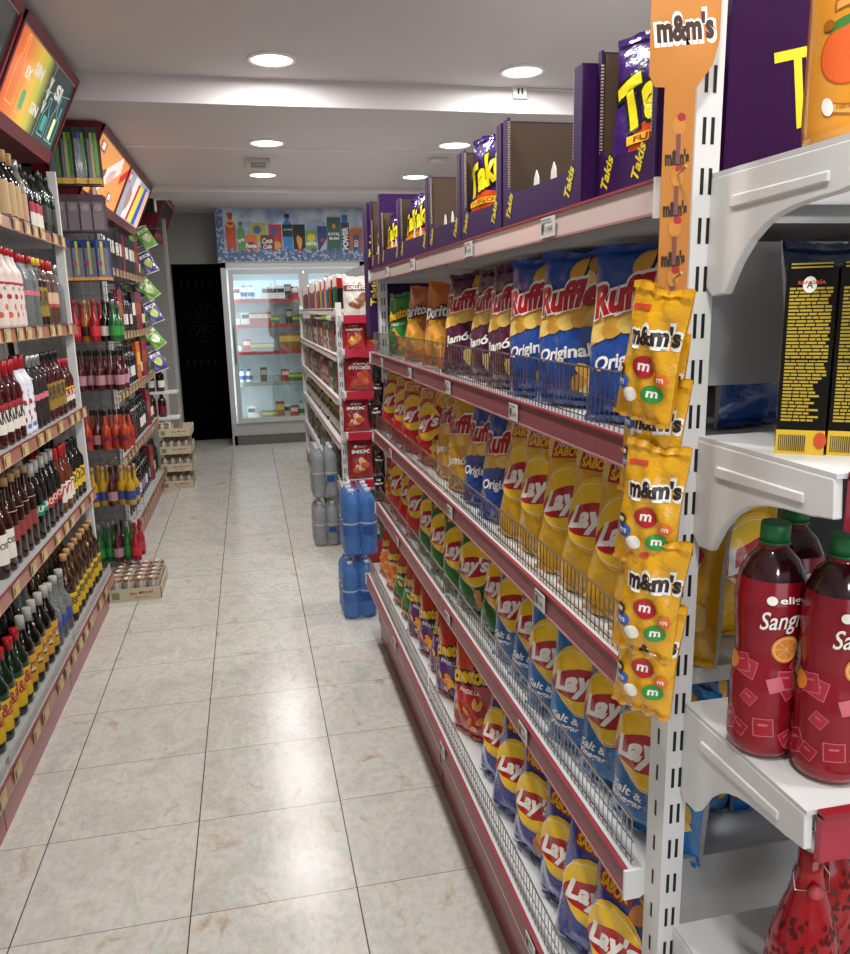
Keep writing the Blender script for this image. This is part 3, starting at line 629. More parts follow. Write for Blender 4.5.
# cartons
def carton():
    b = MB(); w, d, h = .054, .054, .222; BK = dull(mat('#14120e', .5)); YL = mat('#b59a2a', .45)
    b.box(-w/2, w/2, -d/2, d/2, 0, h, BK)
    def side(M):
        ds = [d_rect(-w/2, w/2, 0, .03, mat('#d9b22a', .45), 1, 1)]
        for i in range(14): ds.append(d_rect(-.024+i*.0022, -.0228+i*.0022, .004, .024, INK, 1, 1))
        ds += [d_ell(.022, .018, .007, .01, mat('#c9491c', .4)), d_ell(-.002, h-.02, .0075, .0095, WHT), d_text('A', -.002, h-.02, .007, .008, INK, .02)]
        ds += [d_text('SANGRÍA', .0, .205, .03, .005, mat('#c9491c', .4), .03)]
        flat(b, ds, -d/2, .00008, M); ds = []
        rr = random.Random(3); z = .198
        while z > .04:
            x0 = -w/2+.004
            while x0 < w/2-.008:
                L = rr.uniform(.004, .014); x1 = min(x0+L, w/2-.004)
                if z > .09 or x0 < .006: ds.append(d_rect(x0, x1, z-.0016, z+.0009, YL, 1, 1))
                x0 = x1+.0012
            z -= .0042
        for k in range(3): ds.append(d_rect(-w/2+.004, w/2-.006, .225-k*.004, .2268-k*.004, YL, 1, 1) if k < 2 else d_rect(-.026, .026, .114, .1165, BK, 1, 1))
        flat(b, ds, -d/2, 0, M, .0004)
    side(Matrix.Identity(4)); side(Matrix.Rotation(-PI/2, 4, 'Z'))
    b.box(-w/2+.004, w/2-.004, -.002, .002, h, h+.004, BK)
    return b
CT = carton().obj('drink_carton')
for x, y, l in [(.664, .858, 'black drinks carton with yellow print on the second end shelf, left one'), (.713, .828, 'black drinks carton with yellow print on the second end shelf, right one')]:
    o = place(CT, USED, (x, y, 1.434), -.62); tag(o, l, 'carton', 'black sangria cartons on the end shelf')
# orange juice pouch/bottle on top end shelf
b = MB(); OJ = mat('#d9922c', .15, 0, 0, 0, 0, 40, .8); prof = [(.03, 0), (.043, .006), (.045, .03), (.045, .19), (.043, .23), (.034, .255), (.018, .275), (.017, .30)]
b.lathe(prof, OJ, 32)
def sj(x, z, lift): a = x/.045; rr = .045+lift; return (rr*math.sin(a), -rr*math.cos(a), z)
OL = mat('#a35e14', .4); ds = [d_ell(-.012, .098, .029, .032, mat('#b9521c', .35)), d_ell(-.012, .098, .027, .030, mat('#e0622a', .35)), d_ell(-.018, .131, .020, .005, mat('#3f7a34', .4), .35), d_rect(-.028, .037, .038, .050, OL, 8, 1, 0, 0, -.004), d_rect(-.026, .035, .040, .048, mat('#dba04a', .4), 8, 1, 0, 0, -.004), d_rect(-.028, .037, .142, .154, OL, 8, 1, 0, 0, .006), d_rect(-.026, .035, .144, .152, mat('#dba04a', .4), 8, 1, 0, 0, .006), d_ell(.028, .058, .014, .006, mat('#e0b23a', .4), .3), d_ell(-.028, .045, .006, .010, WHT, .3), d_ell(-.033, .13, .006, .006, OL), d_text('100% MANGO', .004, .044, .045, .005, OL, .01)]
decals(b, ds, sj, .004, .00015)
r = empty('juice_bottle', (.694, .862, 1.785), -.45); tag(r, 'orange mango juice bottle with a fruit printed on it, on the top end shelf', 'bottle')
b.obj('body', r); b = MB(); screw_cap(b, .02, .295, .022, mat('#e8e2d6', .4)); b.obj('cap', r)
# swing-top bottle on the lowest end shelf
b = MB(); RG = mat('#a30c16', .12, 0, 0, 0, 0, 40, .4); RD2 = mat('#5c0a10', .2)
prof = [(.04, 0), (.048, .01), (.05, .04), (.049, .09), (.043, .13), (.033, .165), (.022, .20), (.0165, .23), (.0165, .262)]
r = empty('swing_top_bottle', (.700, .815, .632), -.3); tag(r, 'red patterned glass bottle with wire swing stopper on the lowest end shelf', 'bottle')
b.lathe(prof, RG, 32)
def radp(z):
    for (r0, z0), (r1, z1) in zip(prof, prof[1:]):
        if z0 <= z <= z1: return r0+(r1-r0)*(z-z0)/(z1-z0)
    return .0165
rr = random.Random(8); ds = [d_ell(rr.uniform(-.15, .15), rr.uniform(.01, .17), rr.uniform(.003, .007), rr.uniform(.003, .006), RD2, rr.uniform(0, 3), 8, 1, .25, i) for i in range(170)]
decals(b, ds, lambda x, z, l: ((radp(z)+.0006)*math.sin(x/.05), -(radp(z)+.0006)*math.cos(x/.05), z), 0); b.obj('body', r)
b = MB(); b.lathe([(.013, .262), (.013, .275), (.009, .282)], mat('#c9c4bd', .35), 16); b.obj('stopper', r)
b = MB()
for s in (-1, 1): b.tube([(s*.017, 0, .236), (s*.024, -.004, .225), (s*.022, -.012, .205), (s*.005, -.021, .212)], .0013, WIRE, 6)
b.tube([(-.017, 0, .236), (-.016, 0, .275), (0, 0, .284), (.016, 0, .275), (.017, 0, .236)], .0013, WIRE, 6)
b.lathe([(.010, 0), (.010, .008), (.006, .010), (.0, .010)], mat('#b9434a', .3), 16, Matrix.Translation((0, -.02, .212)) @ Matrix.Rotation(PI/2, 4, 'X')); b.obj('wire_bail', r)
r3 = dup(r); r3.location = (.80, .90, .632); r3['label'] = 'red patterned swing-top bottle, the one standing farther back on the lowest end shelf'
# a few dark packs behind the end shelves
o = ruffles('#19263f', 'Original', 71).obj('crisp_bag'); o.location = (.80, .93, 1.44); o.rotation_euler = (-.1, 0, -.1); o.scale = (1, 1, .88); tag(o, 'navy crisp bag lying behind the black cartons on the end bay', 'crisp bag')

# ================================================================== LEFT: LIQUOR SHELVING
def bottle(name, r, hb, hn, gl, cap, capH=.05, label=None, z0=.05, z1=.15, txt=None, txtm=None, rn=.0145, band=None, parts=True, lab2=None, shoulder=.055, n=16, extra=None):
    """r body radius, hb height of the straight body, hn total height"""
    root = empty(name) if parts else None
    b = MB(); b.lathe([(r*.9, 0), (r, .006), (r, hb), (r*.93, hb+shoulder*.35), (r*.6, hb+shoulder*.75), (rn*1.1, hb+shoulder*1.15), (rn, hn-capH*.9), (rn, hn-.002)], gl, n)
    if parts: b.obj('body', root); b = MB()
    b.lathe([(rn*1.12, hn-capH), (rn*1.12, hn-.002), (rn*.95, hn)], cap, n)
    if parts: b.obj('cap', root); b = MB()
    sf = lambda x, z, l: ((r+.0006+l)*math.sin(x/r), -(r+.0006+l)*math.cos(x/r), z)
    if label:
        ds = [d_rect(-r*1.5, r*1.5, z0, z1, label, 12, 2)]
        if lab2: ds.append(d_rect(-r*1.45, r*1.45, z0+(z1-z0)*lab2[0], z0+(z1-z0)*lab2[1], lab2[2], 12, 2))
        if band: ds.append(d_rect(-r*1.4, r*1.4, hb+.004, hb+.006, band, 10, 1))
        if txt: ds.append(d_text(txt, 0, (z0+z1)/2+(z1-z0)*.12, r*1.75, (z1-z0)*(.55 if len(txt) < 4 else .38 if len(txt) < 5 else .2), txtm or INK, .03))
        if extra: ds += extra
        decals(b, ds, sf, .01, .0002, 99, 1)
    if parts and label: b.obj('label', root)
    return root if parts else b.obj(name)
GB = glass('#080807'); GG = glass('#0d2412'); GBR = glass('#2a1008'); GAM = glass('#5c2a0c'); GCL = mat('#b9c0c0', .04, 0, 0, .75); GRD = glass('#3d0810')
LY, LW, LR, LT, LGD, LPK = mat('#d8b227', .5), mat('#d9d4c8', .5), mat('#a12430', .5), mat('#1f7a66', .5), mat('#a88a3c', .35, .4), mat('#c96a78', .5)
CW, CR, CK, CY, CWD, CSV = mat('#a9a6a0', .4), mat('#a3141e', .3), mat('#101010', .3), mat('#d2b138', .4), mat('#b08a5c', .6), mat('#9a9a9a', .3, .7)
SHIP = [d_poly([(-.012, .085), (.014, .085), (.010, .078), (-.008, .078)], INK), d_poly([(-.008, .087), (.002, .087), (.0, .108)], LW), d_poly([(.003, .087), (.012, .087), (.005, .104)], LW)]
HEARTS = []
for i, (x, z, m_) in enumerate([(-.02, .06, LR), (.012, .09, LR), (-.012, .13, LR), (.022, .16, mat('#3f6a9a', .5)), (.0, .035, mat('#5a7ab8', .5)), (.025, .05, LR), (-.025, .17, LR), (.02, .125, mat('#6a8ac0', .5))]): HEARTS.append(d_ell(x, z, .010, .013, m_, .4*i, 10, 2, .1))
FLOW = [d_ell(-.015, .05, .012, .012, mat('#c9622a', .5)), d_ell(.018, .08, .011, .013, mat('#c9622a', .5)), d_ell(-.01, .12, .010, .010, LR), d_ell(.018, .15, .012, .008, mat('#7a8a6a', .5)), d_rect(-.03, .03, .165, .175, LR, 8, 1)]
BT = {
 'jb': (lambda: bottle('whisky_bottle', .0385, .165, .29, GG, CR, .045, LY, .035, .145, 'J&B', LR, lab2=None), 'green whisky bottle with yellow label'),
 'cs': (lambda: bottle('whisky_bottle', .0385, .17, .30, GB, CW, .05, mat('#cf9a2a', .5), .04, .15, 'CUTTY', INK, extra=SHIP), 'black bottle with ship label and white cap'),
 'gin': (lambda: bottle('gin_bottle', .041, .13, .28, GCL, CW, .035, mat('#3b4a8a', .4), .06, .11, None, rn=.016), 'clear gin bottle with small blue label'),
 'net': (lambda: netted(), 'dark rum bottle in gold netting'),
 'wl': (lambda: bottle('liqueur_bottle', .037, .18, .30, GBR, CK, .04, LW, .05, .16, 'ROSSI', INK), 'brown bottle with tall white label'),
 'rl': (lambda: bottle('rum_bottle', .034, .20, .33, GBR, CWD, .03, mat('#8a3a3a', .5), .09, .15, None, band=LW, rn=.013), 'slim rum bottle with faded red label'),
 'tl': (lambda: bottle('rum_bottle', .038, .19, .32, GB, CW, .055, LT, .10, .145, 'RUM', LW, lab2=None), 'black rum bottle with teal label'),
 'dr': (lambda: bottle('rum_bottle', .038, .19, .32, GB, CW, .05, LR, .09, .14, 'RON', LW), 'black rum bottle with red label'),
 'am': (lambda: bottle('brandy_bottle', .038, .17, .31, GAM, CR, .06, LW, .05, .14, 'VT', LR), 'amber brandy bottle with red cap'),
 'dy': (lambda: bottle('brandy_bottle', .039, .18, .30, GB, CK, .05, LY, .06, .15, 'OS', INK), 'black brandy bottle with yellow label'),
 'ak': (lambda: bottle('liqueur_bottle', .037, .19, .31, GRD, CR, .06, LW, .05, .16, 'AKI', INK, lab2=(.75, 1., LR)), 'dark red liqueur bottle with white label'),
 'st': (lambda: bottle('cream_liqueur_bottle', .040, .20, .32, mat('#d2d3da', .3), CR, .07, mat('#dcdde4', .4), .01, .195, None, extra=HEARTS), 'white strawberry printed bottle with red cap'),
 'cp': (lambda: bottle('liqueur_bottle', .036, .19, .31, mat('#3c3434', .05, 0, 0, .35), CSV, .05, LPK, .12, .145, None), 'smoky bottle with pink band'),
 'gd': (lambda: bottle('brandy_bottle', .036, .19, .31, GRD, CK, .04, LGD, .05, .17, 'ORO', INK), 'dark bottle with gold label'),
 'sy': (lambda: bottle('liqueur_bottle', .033, .15, .26, GRD, CR, .04, LW, .05, .12, '43', LR, lab2=(.7, 1., LY)), 'small red bottle with yellow label'),
 'fl': (lambda: bottle('cream_liqueur_bottle', .039, .20, .31, mat('#cdbdb6', .3), CR, .03, mat('#d6c7c0', .4), .01, .195, None, extra=FLOW), 'white flower printed bottle with red cap'),
 'cc': (lambda: bottle('vodka_bottle', .036, .19, .30, GCL, CR, .035, LPK, .13, .15, None), 'clear vodka bottle with red cap'),
 'gy': (lambda: bottle('brandy_bottle', .036, .19, .30, GBR, CY, .035, LGD, .04, .17, 'ORO', INK), 'brown gold-label bottle with yellow cap'),
 'rc': (lambda: bottle('liqueur_bottle', .034, .19, .30, glass('#5a4038'), CR, .05, mat('#c9a58a', .5), .08, .15, None, lab2=(0, .25, LR)), 'rosy liqueur bottle with oval label'),
 'ce': (lambda: bottle('vodka_bottle', .038, .16, .29, GCL, CSV, .05, None), 'plain clear vodka bottle'),
 'wc': (lambda: bottle('gin_bottle', .037, .15, .28, GB, CWD, .05, mat('#b39468', .5), .02, .15, None), 'black gin bottle with wooden stopper'),
 'bk': (lambda: bottle('liqueur_bottle', .032, .18, .27, GB, CK, .04, None), 'slim plain black bottle'),
 'rw': (lambda: bottle('vodka_bottle', .032, .15, .25, GB, CK, .04, LW, .01, .12, None, lab2=(.6, 1., LR)), 'slim black bottle with red and white label'),
 'dk': (lambda: bottle('wine_bottle', .037, .18, .29, GG, CK, .05, mat('#1c1c1a', .5), .05, .13, None), 'dark green bottle with black label'),
 'sv': (lambda: bottle('gin_bottle', .037, .16, .27, mat('#7a7876', .2), CSV, .05, mat('#b58c70', .5), .02, .13, None), 'grey gin bottle with tan label'),
}
def netted():
    r = bottle('rum_bottle', .042, .18, .32, GBR, mat('#b58a5c', .5), .03, LY, .04, .14, '1888', INK, lab2=None)
    def rad(z): return .0432 if z < .185 else max(.0165, .0432-(z-.185)/.065*.027)
    b = MB(); NT = mat('#b8963c', .35, .6)
    for s in (-1, 1):
        for k in range(5):
            pts = []
            for i in range(13):
                z = .01+.27*i/12; a = 2*PI*k/5+s*i*.42; pts.append((rad(z)*math.cos(a), rad(z)*math.sin(a), z))
            b.tube(pts, .0007, NT, 3)
    b.obj('netting', r); return r
PROTO = {}
def get(k):
    if k not in PROTO: PROTO[k] = BT[k][0](); PROTO[k]['_u'] = 0
    o = PROTO[k]
    if o['_u'] == 0: o['_u'] = 1; return o
    return dup(o)
KINDN = {'whisky_bottle': 'whisky bottle', 'gin_bottle': 'gin bottle', 'rum_bottle': 'rum bottle', 'brandy_bottle': 'brandy bottle', 'vodka_bottle': 'vodka bottle', 'wine_bottle': 'wine bottle'}
def left_gondola(name, label, y0, nb, bay, lv, xf, xb, label2=None):
    g = empty(name, (-1.1, y0, 0)); tag(g, label, 'shelving')
    def ch(mb, nm):
        o = mb.obj(nm, g); o.location = (1.1, -y0, 0); return o
    for i in range(nb):
        a, c = y0+i*bay, y0+(i+1)*bay-.004
        for li, z in enumerate(lv):
            b = MB(); b.box(-1.34, xf[li]-.004, a, c, z-.028, z-.002, GREYM); ch(b, 'shelf')
            b = MB(); rail(b, xf[li], -1, a, c, z, SALMON, .05, mat('#7a3a38', .4)); ch(b, 'price_rail')
        b = MB(); b.box(-.865, -.858, a+.003, c, 0, .10, REDM); b.box(-.865, -.852, a+.003, c, .10, .19, mat('#a01c34', .3, 0, 0, 0, 0, 40, .2)); ch(b, 'kick_panel')
    b = MB(); b.box(-1.38, -1.35, y0, y0+nb*bay, .02, 2.6, mat('#8e8c8b', .6)); ch(b, 'back_panel')
    for i in range(nb+1):
        b = MB(); yy = y0+i*bay; upright(b, -1.35, -1.30, yy-.02, yy+.012, 2.35, WHITE, 'X', two=False)
        if i in (0, nb): 
            for z, xx in zip(lv, xf): b.box(-1.3, xx-.07, yy-.003, yy, z-.05, z+.0, WHITE)
        ch(b, 'upright')
    return g, ch
LZ = [.225, .70, 1.145, 1.575, 2.0]; LX = [-.81, -.86, -.86, -.86, -.87]
lg, lch = left_gondola('liquor_gondola', 'white gondola shelving on the left with salmon price rails full of liquor bottles', 1.5, 3, 1.0, LZ, LX, -1.35)
b = MB(); b.box(-.925, -.885, 4.488, 4.512, 0, 2.32, WHITE); lch(b, 'end_post')
RIS = mat('#c4c8ca', .2, 0, 0, 0, .4, 40, .3, 0, .55)
b = MB()
for i in range(3): b.box(-.828, -.825, 1.52+i, 2.48+i, .225, .275, RIS)
lch(b, 'clear_riser')
for li, z in enumerate(LZ):
    yy = 2.35+li*.2
    while yy < 4.42:
        o = price_tag(lg, None, 0, 0, 0, -1, '', TAGY, .078, .047); o.location = (LX[li]+.0035+1.1, yy-1.5, z-.024); yy += R.choice([.13, .17, .24])
LR_ = [
 (0, 'on the base shelf', [('jb', 2.53, 6, .087), ('cs', 3.06, 5, .085), ('gin', 3.49, 3, .095), ('net', 3.78, 8, .089)], -.90),
 (1, 'on the second shelf up', [('wl', 3.0, 2, .085), ('rl', 3.17, 4, .085), ('tl', 3.52, 2, .088), ('dr', 3.70, 3, .088), ('am', 3.965, 3, .085), ('dy', 4.22, 3, .09)], -.925),
 (2, 'on the third shelf up', [('ak', 3.16, 4, .083), ('st', 3.50, 2, .09), ('cp', 3.68, 3, .083), ('gd', 3.93, 4, .082), ('sy', 4.26, 3, .08)], -.925),
 (3, 'on the fourth shelf up', [('fl', 3.38, 4, .087), ('cc', 3.72, 3, .083), ('gy', 3.97, 2, .083), ('rc', 4.14, 3, .08), ('ce', 4.385, 1, .09)], -.925),
 (4, 'on the highest shelf', [('wc', 3.62, 3, .088), ('sv', 3.88, 1, .09), ('bk', 3.96, 1, .08), ('rw', 4.04, 3, .075), ('dk', 4.26, 3, .085)], -.93)]
for li, where, its, x in LR_:
    rw = Row(where)
    for k, y0, n, dy in its:
        for i in range(n):
            o = get(k); o.location = (x+R.uniform(-.004, .004), y0+i*dy, LZ[li]); o.rotation_euler = (0, 0, math.radians(62+R.uniform(-8, 8)))
            rw.put(o, BT[k][1], KINDN.get(o.name.split('.')[0], 'bottle'), 'liquor bottles '+where)
    rw.close()
for li, where, its in [(0, 'behind the front rank, base shelf', [('jb', 2.66, 4, .087), ('cs', 3.06, 5, .085), ('gin', 3.5, 2, .1), ('net', 3.74, 7, .092)]), (1, 'behind the front rank, second shelf', [('rl', 3.2, 3, .09), ('tl', 3.5, 3, .088), ('am', 3.97, 2, .09), ('dy', 4.2, 3, .09)])]:
    rw = Row(where)
    for k, y0, n, dy in its:
        for i in range(n):
            o = get(k); o.location = (-1.03, y0+i*dy, LZ[li]); o.rotation_euler = (0, 0, 1.1)
            rw.put(o, {'jb': 'green whisky bottle', 'cs': 'black whisky bottle', 'gin': 'clear gin bottle', 'net': 'netted rum bottle', 'rl': 'slim rum bottle', 'tl': 'black rum bottle', 'am': 'amber brandy bottle', 'dy': 'black brandy bottle'}[k], 'bottle', 'bottles '+where)
    rw.close()
# ---------- light boxes over the shelves
def lightbox(name, y0, y1, label, zt=2.75, zb=2.36, xt=-.735, xb=-.92, panels=1, lit=True, parts=None):
    r = empty(name, (xb, y0, zb)); tag(r, label, 'light box'); L = y1-y0
    b = MB(); dx = xt-xb; dz = zt-zb; M0 = mat('#74101e', .35, 0, 0, 0, 0, 40, .1)
    b.prism([(0, 0), (dx, dz), (dx-.06, dz+.02), (-.22, dz+.02), (-.22, -.0)], 0, L, M0); b.obj('housing', r)
    b = MB(); [b.box(-1.42-xb, -.22, yy-.02, yy+.02, dz*.5, dz*.5+.03, GREYM) for yy in (L*.2, L*.8)]; b.obj('mounting_arm', r)
    d = Vector((dx, 0, dz)); hl = d.length; d.normalize(); nrm = Vector((d.z, 0, -d.x))
    # local frame: x along +y world, z up the face, -y out of the face
    Mx = Matrix(((0, -nrm.x, d.x, 0), (1, 0, 0, 0), (0, -nrm.z, d.z, 0), (0, 0, 0, 1)))
    Mx = Matrix(((0., -nrm.x, d.x, 0), (1., 0., 0., 0), (0., -nrm.z, d.z, 0), (0, 0, 0, 1)))
    b = MB(); w = .035
    for (a0, a1, c0, c1) in [(0, L, 0, w*1.6), (0, L, hl-w, hl), (0, w*.5, 0, hl), (L-w*.5, L, 0, hl)]+([(L/2-.012, L/2+.012, 0, hl)] if panels == 2 else []):
        b.box(a0, a1, -.012, 0, c0, c1, M0, Mx)
    b.obj('frame', r)
    b = MB(); b.box(0, L, -.006, .0, hl-w-.006, hl-w, mat('#d9c9c4', .3, .3), Mx); b.obj('trim', r)
    for p in range(panels):
        a0, a1 = (w*.5, L-w*.5) if panels == 1 else ((w*.5, L/2-.012) if p == 0 else (L/2+.012, L-w*.5))
        b = MB(); parts[p](b, a0, a1, w*1.6, hl-w, Mx); b.obj('printed_panel', r)
    return r
def grad_mat(name, cols, e=1.0):
    m = bpy.data.materials.new(name); m.use_nodes = True; nt = m.node_tree; b = nt.nodes['Principled BSDF']; N = nt.nodes.new; L = nt.links.new
    tc = N('ShaderNodeTexCoord'); sp_ = N('ShaderNodeSeparateXYZ'); L(tc.outputs['Object'], sp_.inputs[0]); mr = N('ShaderNodeMapRange'); mr.inputs[2].default_value = 1.0; L(sp_.outputs[1], mr.inputs[0])
    cr = N('ShaderNodeValToRGB'); L(mr.outputs[0], cr.inputs[0]); e_ = cr.color_ramp.elements; e_[0].position = cols[0][0]; e_[0].color = lin(cols[0][1]); e_[1].position = cols[-1][0]; e_[1].color = lin(cols[-1][1])
    for p, c in cols[1:-1]: q = e_.new(p); q.color = lin(c)
    L(cr.outputs[0], b.inputs['Base Color']); L(cr.outputs[0], b.inputs['Emission Color']); b.inputs['Emission Strength'].default_value = e; b.inputs['Roughness'].default_value = .25; return m
EW, ET, EO, EG = mat('#cfc8c0', .4, 0, .6), mat('#6fb8ac', .4, 0, .6), mat('#f0a85a', .4, 0, .8), mat('#a8c87a', .4, 0, .5)
def outline(b, pts, t, m, M, y=-.004):
    n = len(pts)
    for i in range(n-1):
        (x0, z0), (x1, z1) = pts[i], pts[i+1]; L = math.hypot(x1-x0, z1-z0)
        if L < 1e-5: continue
        ux, uz = -(z1-z0)/L*t, (x1-x0)/L*t; b.add([(x0-ux, y, z0-uz), (x1-ux, y, z1-uz), (x1+ux, y, z1+uz), (x0+ux, y, z0+uz)], [(0, 1, 2, 3)], m, False, M)
def botl(cx, cz, w, h): return [(cx-w/2, cz), (cx-w/2, cz+h*.55), (cx-w*.15, cz+h*.75), (cx-w*.15, cz+h), (cx+w*.15, cz+h), (cx+w*.15, cz+h*.75), (cx+w/2, cz+h*.55), (cx+w/2, cz), (cx-w/2, cz)]
def panel_beer(b, a0, a1, c0, c1, M):
    b.box(a0, a1, -.002, 0, c0, c1, grad_mat('lit_poster', [(.0, '#d8542a'), (.20, '#e0803e'), (.36, '#e0b848'), (.46, '#b8b84a'), (.56, '#3a4434'), (.64, '#2a3436'), (1., '#2c4446')], .6), M)
    H_ = c1-c0; L = a1-a0
    def T(s, x, z, w, h, m=EW, rot=PI/2): flat(b, [d_text(s, a0+x*L, c0+z*H_, w, h, m, .05, 0, rot)], -.003, .0004, M)
    T('SIN', .40, .72, .13, .055, EW, .0); T('EX', .27, .6, .08, .05, mat('#f0c0a8', .4, 0, .9), 0); T('SIN', .50, .30, .12, .05, EW, 0); T('<<<', .62, .58, .16, .05, EW, PI/2); T('SI', .78, .72, .11, .07, EW, 0)
    for q in (botl(a0+.14*L, c0+.05, .10, H_*.8), botl(a0+.30*L, c0+.04, .09, H_*.45)): outline(b, q, .003, EO, M)
    for q in (botl(a0+.70*L, c0+.03, .10, H_*.5), botl(a0+.84*L, c0+.03, .08, H_*.6), botl(a0+.92*L, c0+.03, .05, H_*.5)): outline(b, q, .003, ET, M)
    outline(b, [(a0+.6*L, c0), (a0+.62*L, c1)], .002, EG, M); outline(b, [(a0+.56*L, c0+H_*.6), (a1, c0+H_*.8)], .0015, ET, M)
    flat(b, [d_rect(a0+.27*L, a0+.33*L, c0+.06, c0+.14, mat('#4f9a6a', .4, 0, .8), 1, 1), d_rect(a0+.87*L-.02, a0+.87*L+.02, c0+.04, c0+.14, mat('#e8e0a0', .4, 0, .9), 1, 1), d_rect(a0+.7*L-.03, a0+.7*L+.03, c0+.05, c0+.12, mat('#3f8f8c', .4, 0, .8), 1, 1)], -.003, .0004, M)
lightbox('light_box', 3.53, 4.5, 'red framed light box with neon bottle artwork angled above the liquor shelves', parts=[panel_beer])

EP, EBN, ER, EY, EB, EGR = mat('#e8dcd8', .4, 0, .8), mat('#8a5a50', .4, 0, .6), mat('#c9282c', .4, 0, .7), mat('#d9d82c', .4, 0, .8), mat('#3a4ab0', .4, 0, .7), mat('#9aa0a8', .4, 0, .6)
def panel_a(b, a0, a1, c0, c1, M):
    L, H_ = a1-a0, c1-c0; b.box(a0, a1, -.002, 0, c0, c1, mat('#e39a55', .4, 0, .75), M)
    ds = [d_rect(a0+.35*L-.18, a0+.35*L+.5, c0+.5*H_-.05, c0+.5*H_+.06, EP, 8, 2, .35), d_ell(a0+.3*L, c0+.38*H_, .13, .045, EBN, .35, 16, 3, .1), d_ell(a0+.55*L, c0+.52*H_, .12, .04, mat('#d8b0a8', .4, 0, .7), .35, 16, 3, .1),
          d_rect(a0+.80*L, a1, c0+.62*H_, c0+.8*H_, ER, 3, 2, .4), d_rect(a0+.08*L, a0+.22*L, c0+.74*H_, c0+.92*H_, EBN, 3, 2), d_rect(a0+.11*L, a0+.19*L, c0+.78*H_, c0+.9*H_, EP, 1, 1), d_rect(a0+.62*L, a0+.74*L, c0+.1*H_, c0+.26*H_, EBN, 1, 1), d_rect(a0+.65*L, a0+.72*L, c0+.13*H_, c0+.24*H_, EP, 1, 1)]
    flat(b, ds, -.003, .0004, M)
def panel_b(b, a0, a1, c0, c1, M):
    L, H_ = a1-a0, c1-c0; b.box(a0, a1, -.002, 0, c0, c1, mat('#a9b0b8', .4, 0, .6), M)
    ds = [d_rect(a0+.28*L, a0+.48*L, c0+.01, c1-.01, EP, 2, 3, 0, .3), d_rect(a0+.44*L, a0+.52*L, c0+.01, c1-.04, ER, 2, 3, 0, .3), d_rect(a0+.54*L, a0+.68*L, c0+.01, c1-.04, EY, 2, 3, 0, .3), d_rect(a0+.72*L, a0+.84*L, c0+.01, c1-.02, EB, 2, 3, 0, .3), d_rect(a0+.84*L, a1-.01, c0+.01, c1-.03, mat('#e0b8a8', .4, 0, .8), 2, 3), d_ell(a0+.25*L, c0+.45*H_, .10, .09, mat('#b5908a', .4, 0, .6), 0, 14, 3, .12), d_rect(a0+.05*L, a0+.13*L, c0+.74*H_, c0+.93*H_, ER, 1, 1), d_rect(a0+.07*L, a0+.12*L, c0+.77*H_, c0+.9*H_, EP, 1, 1)]
    flat(b, ds, -.003, .0004, M)
lightbox('light_box', 4.99, 7.36, 'long red light box with orange and striped food panels above the wine shelves', zt=2.655, zb=2.265, xt=-.705, xb=-.885, panels=2, parts=[panel_a, panel_b])
def panel_c(b, a0, a1, c0, c1, M): b.box(a0, a1, -.002, 0, c0, c1, mat('#241a1a', .2), M)
lightbox('light_box', 2.5, 3.5, 'red framed light box with unlit grey panel, cut by the top left corner', parts=[lambda b, a0, a1, c0, c1, M: b.box(a0, a1, -.002, 0, c0, c1, mat('#4a4a48', .15), M)])
lightbox('light_box', 8.05, 9.0, 'unlit dark light box farthest along the left side', zt=2.70, zb=2.32, xt=-.66, xb=-.80, parts=[panel_c])
r = empty('wall_speaker', (-.86, 7.78, 2.50)); tag(r, 'black box speaker with a white edge above the hanging green bags', 'speaker')
MB().box(-.10, .12, 0, .16, 0, .20, DARK).obj('cabinet', r, bevel=.006); MB().box(.121, .128, 0, .16, .02, .20, WHITE).obj('side_trim', r); MB().box(-.08, .09, -.004, 0, .02, .17, mat('#2a2a2c', .7)).obj('grille', r)
# ---------- hook grid facing the viewer on the near end of the second run
pg = empty('hook_display', (-1.02, 5.20, 0)); tag(pg, 'wire grid hook display at the near end of the second left shelving run', 'hook display')
b = MB(); GW = mat('#8a8886', .3, .9)
for i in range(14): b.tube([(-.32+i*.048, 0, .06 if i < 10 else .36), (-.32+i*.048, 0, 2.66 if i < 8 else 2.2)], .0018, GW, 4)
for i in range(53): b.tube([(-.33, 0, .10+i*.048), (.14 if i < 6 else .31 if i < 44 else .02, 0, .10+i*.048)], .0015, GW, 3)
b.obj('wire_grid', pg)
MB().box(-.33, .19, .02, .035, .02, 2.35, mat('#8f8d8b', .6)).obj('back_panel', pg)
for x in (-.34, .19): b = MB(); b.box(x, x+.02, 0, .03, 0, 2.66, WHITE); b.obj('upright', pg)
def hook(x, z, L=.30): b = MB(); b.tube([(x+1.02, 0, z), (x+1.02, -L+.02, z+.004), (x+1.02, -L, z+.02)], .0022, GW, 5); b.obj('hook', pg)
def pack(w, h, back, ds, t=.012): b = MB(); b.box(-w/2, w/2, -.001, .001, -h, 0, back); b.prism([(-w*.42, -h*.95), (w*.42, -h*.95), (w*.42, -h*.2), (-w*.42, -h*.2)], -t, -.001, mat('#b9b6b8', .12, 0, 0, 0, .3, 60, .3, 0, .35), 'y'); flat(b, ds, -.003, .003); return b
PN = [mat(c, .3) for c in ('#12141a', '#2a50b0', '#5fb52c', '#c9c62c', '#16202c', '#2c7ac0')]
